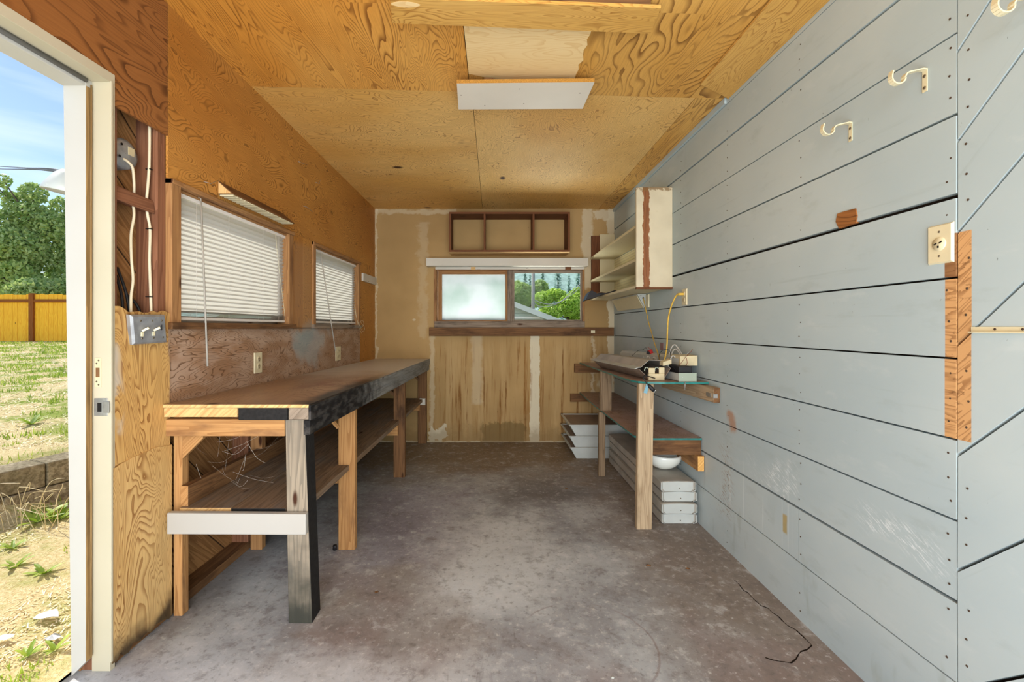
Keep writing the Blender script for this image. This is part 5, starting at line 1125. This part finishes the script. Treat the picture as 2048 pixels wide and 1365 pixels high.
# beyond the back window
BYT = 26.0
tree('bright_tree', 'bright yellow green tree outside the back window, lower right', 'trees outside the back window', [P(1140, 700, BYT), P(1140, 640, BYT), P(1140, 610, BYT)], blobsfrom([(1135, 612, 26, 22), (1160, 600, 24, 26), (1110, 590, 24, 12), (1085, 600, 22, 16), (1100, 625, 24, 14), (1165, 630, 30, 24)], BYT), 9000, .11, m_lf2, 5)
tree('leafy_tree', 'muted olive tree outside the back window, left of the pole', 'trees outside the back window', [P(1045, 700, 30), P(1045, 640, 30), P(1045, 590, 30)], blobsfrom([(1045, 590, 22, 24), (1035, 572, 14, 12), (1065, 600, 20, 16), (1080, 580, 18, 20), (1030, 600, 16, 24)], 30), 6000, .13, m_lf4, 6)
hill = G(); random.seed(5)
hv = [(-60+130*i/24, 62+28*j/5, -2+j*3.4+1.2*mnoise.noise(Vector((i*.4, j*.6, 1)))) for j in range(6) for i in range(25)]
hill.poly_faces(hv, [(j*25+i, j*25+i+1, (j+1)*25+i+1, (j+1)*25+i) for j in range(5) for i in range(24)], smooth=True); struct(obj('hillside', hill, plain('haze_tinted_hill', srgb(170, 196, 184), .95, var=.3, scale=1)), 'wooded hillside beyond the back window')  # distance haze put into the pale hill colour
for k in range(14):
    x = 1.6+(k % 7)*1.75+random.uniform(-.3, .3)-(.9 if k > 6 else 0); y = 48+(k//7)*7+random.uniform(-1, 1); h = 8.6+random.uniform(-2.2, 2.0)+max(0, min(2, (x-4)*.35)); z0 = -2.0
    t = thing('conifer', (x, y, z0), 'hazy blue green conifer on the hillside outside the back window', 'tree', 'conifers on the hillside'); rng = random.Random(100+k)
    g = G(); g.tube([(x, y, z0), (x, y, z0+h*.8)], [.12, .02], 6); obj('trunk', g, m_bark, t)
    g = G()
    for i in range(1500):
        tt = rng.random()**.7; zz = z0+h*(1-tt); rr = (.1+tt*h*.12)*rng.uniform(.3, 1)*(1 if int(zz*2.2) % 2 else .8); a_ = rng.uniform(0, 2*math.pi); c = Vector((x+rr*math.cos(a_), y+rr*math.sin(a_), zz-rr*.25))
        a = Vector((math.cos(a_), math.sin(a_), rng.uniform(-.5, .1))); b = a.cross(Vector((0, 0, 1))).normalized(); s = .22; k_ = len(g.v); g.v += [c-a*s, c-b*s*.5, c+a*s, c+b*s*.5]; g.f.append([k_, k_+1, k_+2, k_+3]); g.uv.append([(0, 0)]*4); g.mi.append(0); g.sm.append(False)
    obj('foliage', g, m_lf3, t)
def siding():
    m = M('grey_lap_siding', .6, .2); x, y, z = m.xyz(); f = (z*7.0).fract(); c = m.mix(f.step(.86, .98), srgb(176, 188, 176), srgb(126, 138, 128)); m.color(c); return m.mat
HY = 12.0; t = thing('neighbor_house', (-2, HY+2, -2), 'grey sided neighbour house gable outside the back window', 'house')
ax, az = -3.0, BZ(605, HY)+(BX(1029, HY)+3.0)*.385; ex = 4.4; ez = az-(ex-ax)*.385
g = G(); g.prism([(2*ax-ex+.5, HY, -2), (ex-.5, HY, -2), (ex-.5, HY, ez+.1), (ax, HY, az-.1), (2*ax-ex+.5, HY, ez+.1)], (0, 6, 0), grain=(1, 0, 0)); obj('wall', g, siding(), t)
g = G()
for s in (1, -1):
    a = Vector((ax, HY-.25, az)); b = Vector((ax+s*(ex-ax), HY-.25, ez)); g.prism([a, b, b+Vector((0, 0, -.14)), a+Vector((0, 0, -.14))], (0, 6.5, 0), grain=(1, 0, 0))
L(obj('roof', g, plain('pale_rake_board', srgb(206, 210, 200), .6), t), 'pale grey roof slabs')
g = G(); g.box(BX(1000, HY), BX(1090, HY), HY-.03, HY, BZ(638, HY), BZ(634, HY)); L(obj('trim_board', g, m_vinyl, t), 'white trim board')
g = G(); g.tube([P(1066, 700, 24)+Vector((0, 0, -1.2)), P(1066, 615, 24), P(1066.5, 520, 24)], .09, 8); tag(obj('utility_pole', g, plain('pole_grey', srgb(150, 146, 140), .8)), 'grey utility pole outside the back window', 'pole')
for k, pts in enumerate([[(1066, 603), (1078, 613), (1098, 613), (1125, 602), (1162, 574), (1210, 520)], [(1066, 599), (1090, 608), (1112, 607), (1130, 597), (1162, 566), (1210, 505)]]):
    g = G(); g.tube(smooth([P(a, b, 24.0) for a, b in pts]), .022, 5); tag(obj('overhead_wire', g, m_greywire), ['sagging overhead wire outside the back window, lower one', 'sagging overhead wire outside the back window, upper one'][k], 'wire', 'wires outside the back window')
for k, (e0, e1) in enumerate((((133, 338), (0, 333)), ((133, 341), (0, 338)))):
    a = Vector((-1.495, 1.66, 1.752-k*.006)); Yf = 13; b = P(-60, 331+k*5, Yf); m_ = P(60, 336+k*4, 2.9)
    g = G(); g.tube(smooth([a, P(100, 338+k*3, 2.1), P(50, 336+k*2.5, 3.4), P(0, 333+k*5, 6), b], 8), .005 if k else .004, 5); tag(obj('service_cable', g, m_black), ['thin black overhead cable outside the door, upper one', 'black overhead cable outside the door, lower one'][k], 'wire', 'overhead cables outside the door')
# wall lamp outside
t = thing('outdoor_lamp', (-1.50, 1.68, 1.75), 'white bell shaded outdoor lamp just outside the door frame', 'lamp')
g = G(); c = Vector((-1.545, 1.665, 1.775)); g.lathe([(.012, 0), (.028, -.006), (.045, -.022), (.066, -.06), (.075, -.085), (.073, -.088), (.06, -.06), (.03, -.02), (.005, -.012)], c, (.18, 0, 1), 26); obj('shade', g, m_enamel, t)
g = G(); g.tube([c+Vector((0, 0, -.002)), c+Vector((.01, 0, .018)), Vector((-1.5, 1.66, 1.775)), Vector((-1.462, 1.66, 1.76))], .009, 8); obj('arm', g, m_enamel, t)
# straw and grass blades
random.seed(11)
def blades(n, x_rng, y_rng, h, mat_pick, name, mats, label, visible=True):
    g = G(); c = 0
    while c < n:
        y = random.uniform(*y_rng); y = y_rng[0]+(y-y_rng[0])*random.random()**.5 if False else y
        x = random.uniform(x_rng[0](y), x_rng[1](y)); z = terr(x, y)
        s_ = (x+2.87)*.939-(y-2.64)*.344
        if -.23 < s_ < .0: c += 1; continue
        mi = mat_pick(x, y)
        if mi is None: c += .3; continue
        hh = h*random.uniform(.3, 1.1)*(1.1 if mi else 1); a_ = random.uniform(0, 6.28); w = .0022+.0006*y; lean = random.uniform(.4, 1.6) if mi == 0 else random.uniform(.1, .8)
        dx, dy = math.cos(a_), math.sin(a_); k = len(g.v)
        g.v += [Vector((x-dy*w, y+dx*w, z)), Vector((x+dy*w, y-dx*w, z)), Vector((x+dx*hh*lean, y+dy*hh*lean, z+hh*(.25 if mi == 0 else .9)))]
        g.f.append([k, k+1, k+2]); g.uv.append([(0, 0)]*3); g.mi.append(mi); g.sm.append(False); c += 1
    tag(obj(name, g, mats), label, 'grass', kind='stuff')
m_straw = leafmat('straw', srgb(224, 202, 146), srgb(250, 238, 200), .2); m_green = leafmat('green_blade', srgb(126, 156, 44), srgb(180, 200, 80), .35)
def pick_low(x, y): return 1 if mnoise.noise(Vector((x*3, y*3, 0))) > .45 else 0
def pick_hi(x, y): return 1 if mnoise.noise(Vector((x*1.6, y*1.6, 3)))+.5*mnoise.noise(Vector((x*5, y*5, 9)))+.03*(y-4) > .16 else 0
blades(14000, (lambda y: -1.25*y-.8, lambda y: max(-1.52-.02*random.random(), -3)), (1.2, 3.4), .03, pick_low, 'dry_grass', [m_straw, m_green], 'straw coloured dead grass on the yard just outside the door')
blades(30000, (lambda y: -1.35*y-.5, lambda y: -.80*y), (2.7, 14.2), .06, pick_hi, 'lawn_grass', [m_straw, m_green], 'patchy green and straw lawn grass beyond the block wall')
def weed(px, py, Y, n, ln, label):
    p = P(px, py, Y); p.z = terr(p.x, p.y); g = G()
    for i in range(n):
        a_ = i*2.4+random.random(); l = ln*random.uniform(.6, 1.1); up = random.uniform(.35, 1.0); d = Vector((math.cos(a_), math.sin(a_), 0)); sd = Vector((-d.y, d.x, 0)); w = l*.12; seg = []
        for k in range(5): t = k/4; seg.append((p+d*l*t*.8+Vector((0, 0, l*up*(t-.45*t*t))), w*(math.sin(math.pi*min(1, t*.85+.12)))*(1.25 if k % 2 else .8)))
        vs = []
        for c, ww in seg: vs += [c-sd*ww, c+Vector((0, 0, -ww*.3)), c+sd*ww]
        g.poly_faces(vs, [(3*k, 3*k+1, 3*k+4, 3*k+3) for k in range(4)]+[(3*k+1, 3*k+2, 3*k+5, 3*k+4) for k in range(4)])
    tag(obj('weed', g, m_green), label, 'weed', 'leafy weeds outside the door')
def gy(py): return 1150/(py-VY)
for (px, py, n, ln, lab) in ((88, 1182, 11, .09, 'leafy weed in the straw halfway down, right by the door frame'), (25, 1135, 10, .08, 'leafy weed at the left edge below the block wall'), (30, 1172, 9, .09, 'leafy weed just under the left edge weed'), (55, 1345, 12, .06, 'low weed at the bottom left corner beside the scraps'), (110, 1330, 8, .07, 'weed touching the base of the door frame')):
    weed(px, py, gy(py)*.97, n, ln, lab)
weed(75, 1052, 2.62, 12, .17, 'tall weed at the foot of the block wall'); weed(118, 1045, 2.66, 10, .14, 'weed at the foot of the block wall beside the door frame'); weed(62, 895, 3.9, 12, .14, 'broad weed on the lawn just above the block wall')
g = G(); random.seed(4)
for i in range(22):
    a = P(random.uniform(-10, 125), 1060, 2.55)+Vector((0, random.uniform(-.05, .1), 0)); a.z = .06; b = a+Vector((random.uniform(-.12, .2), random.uniform(-.05, .05), random.uniform(.1, .26))); c = b+Vector((random.uniform(-.05, .15), 0, random.uniform(-.05, .03)))
    g.tube(smooth([a, a.lerp(b, .6)+Vector((0, 0, .03)), b, c], 3), .0016, 4)
tag(obj('dry_stalks', g, m_straw), 'tangle of dry stalks against the block wall', 'dry stalks', kind='stuff')
def scrap(px, py, s, mat, lab, nm):
    Y = gy(py); c = P(px, py, Y); c.z = terr(c.x, c.y)+.012; n = 9; vs = [c+Vector((math.cos(i*2*math.pi/n)*s*random.uniform(.6, 1.2), math.sin(i*2*math.pi/n)*s*random.uniform(.5, .9), random.uniform(0, s*.3))) for i in range(n)]
    g = G(); g.poly_faces(vs+[c+Vector((0, 0, s*.5)), c-Vector((0, 0, .004))], [(i, (i+1) % n, n) for i in range(n)]+[((i+1) % n, i, n+1) for i in range(n)]); tag(obj(nm, g, mat), lab, 'litter')
scrap(92, 1290, .045, m_vinyl, 'crumpled white paper scrap on the straw near the door frame', 'paper_scrap'); scrap(105, 1333, .03, m_zinc, 'small silvery wrapper at the foot of the door frame', 'wrapper'); scrap(8, 1338, .03, m_vinyl, 'white scrap at the bottom left edge of the yard', 'paper_scrap')
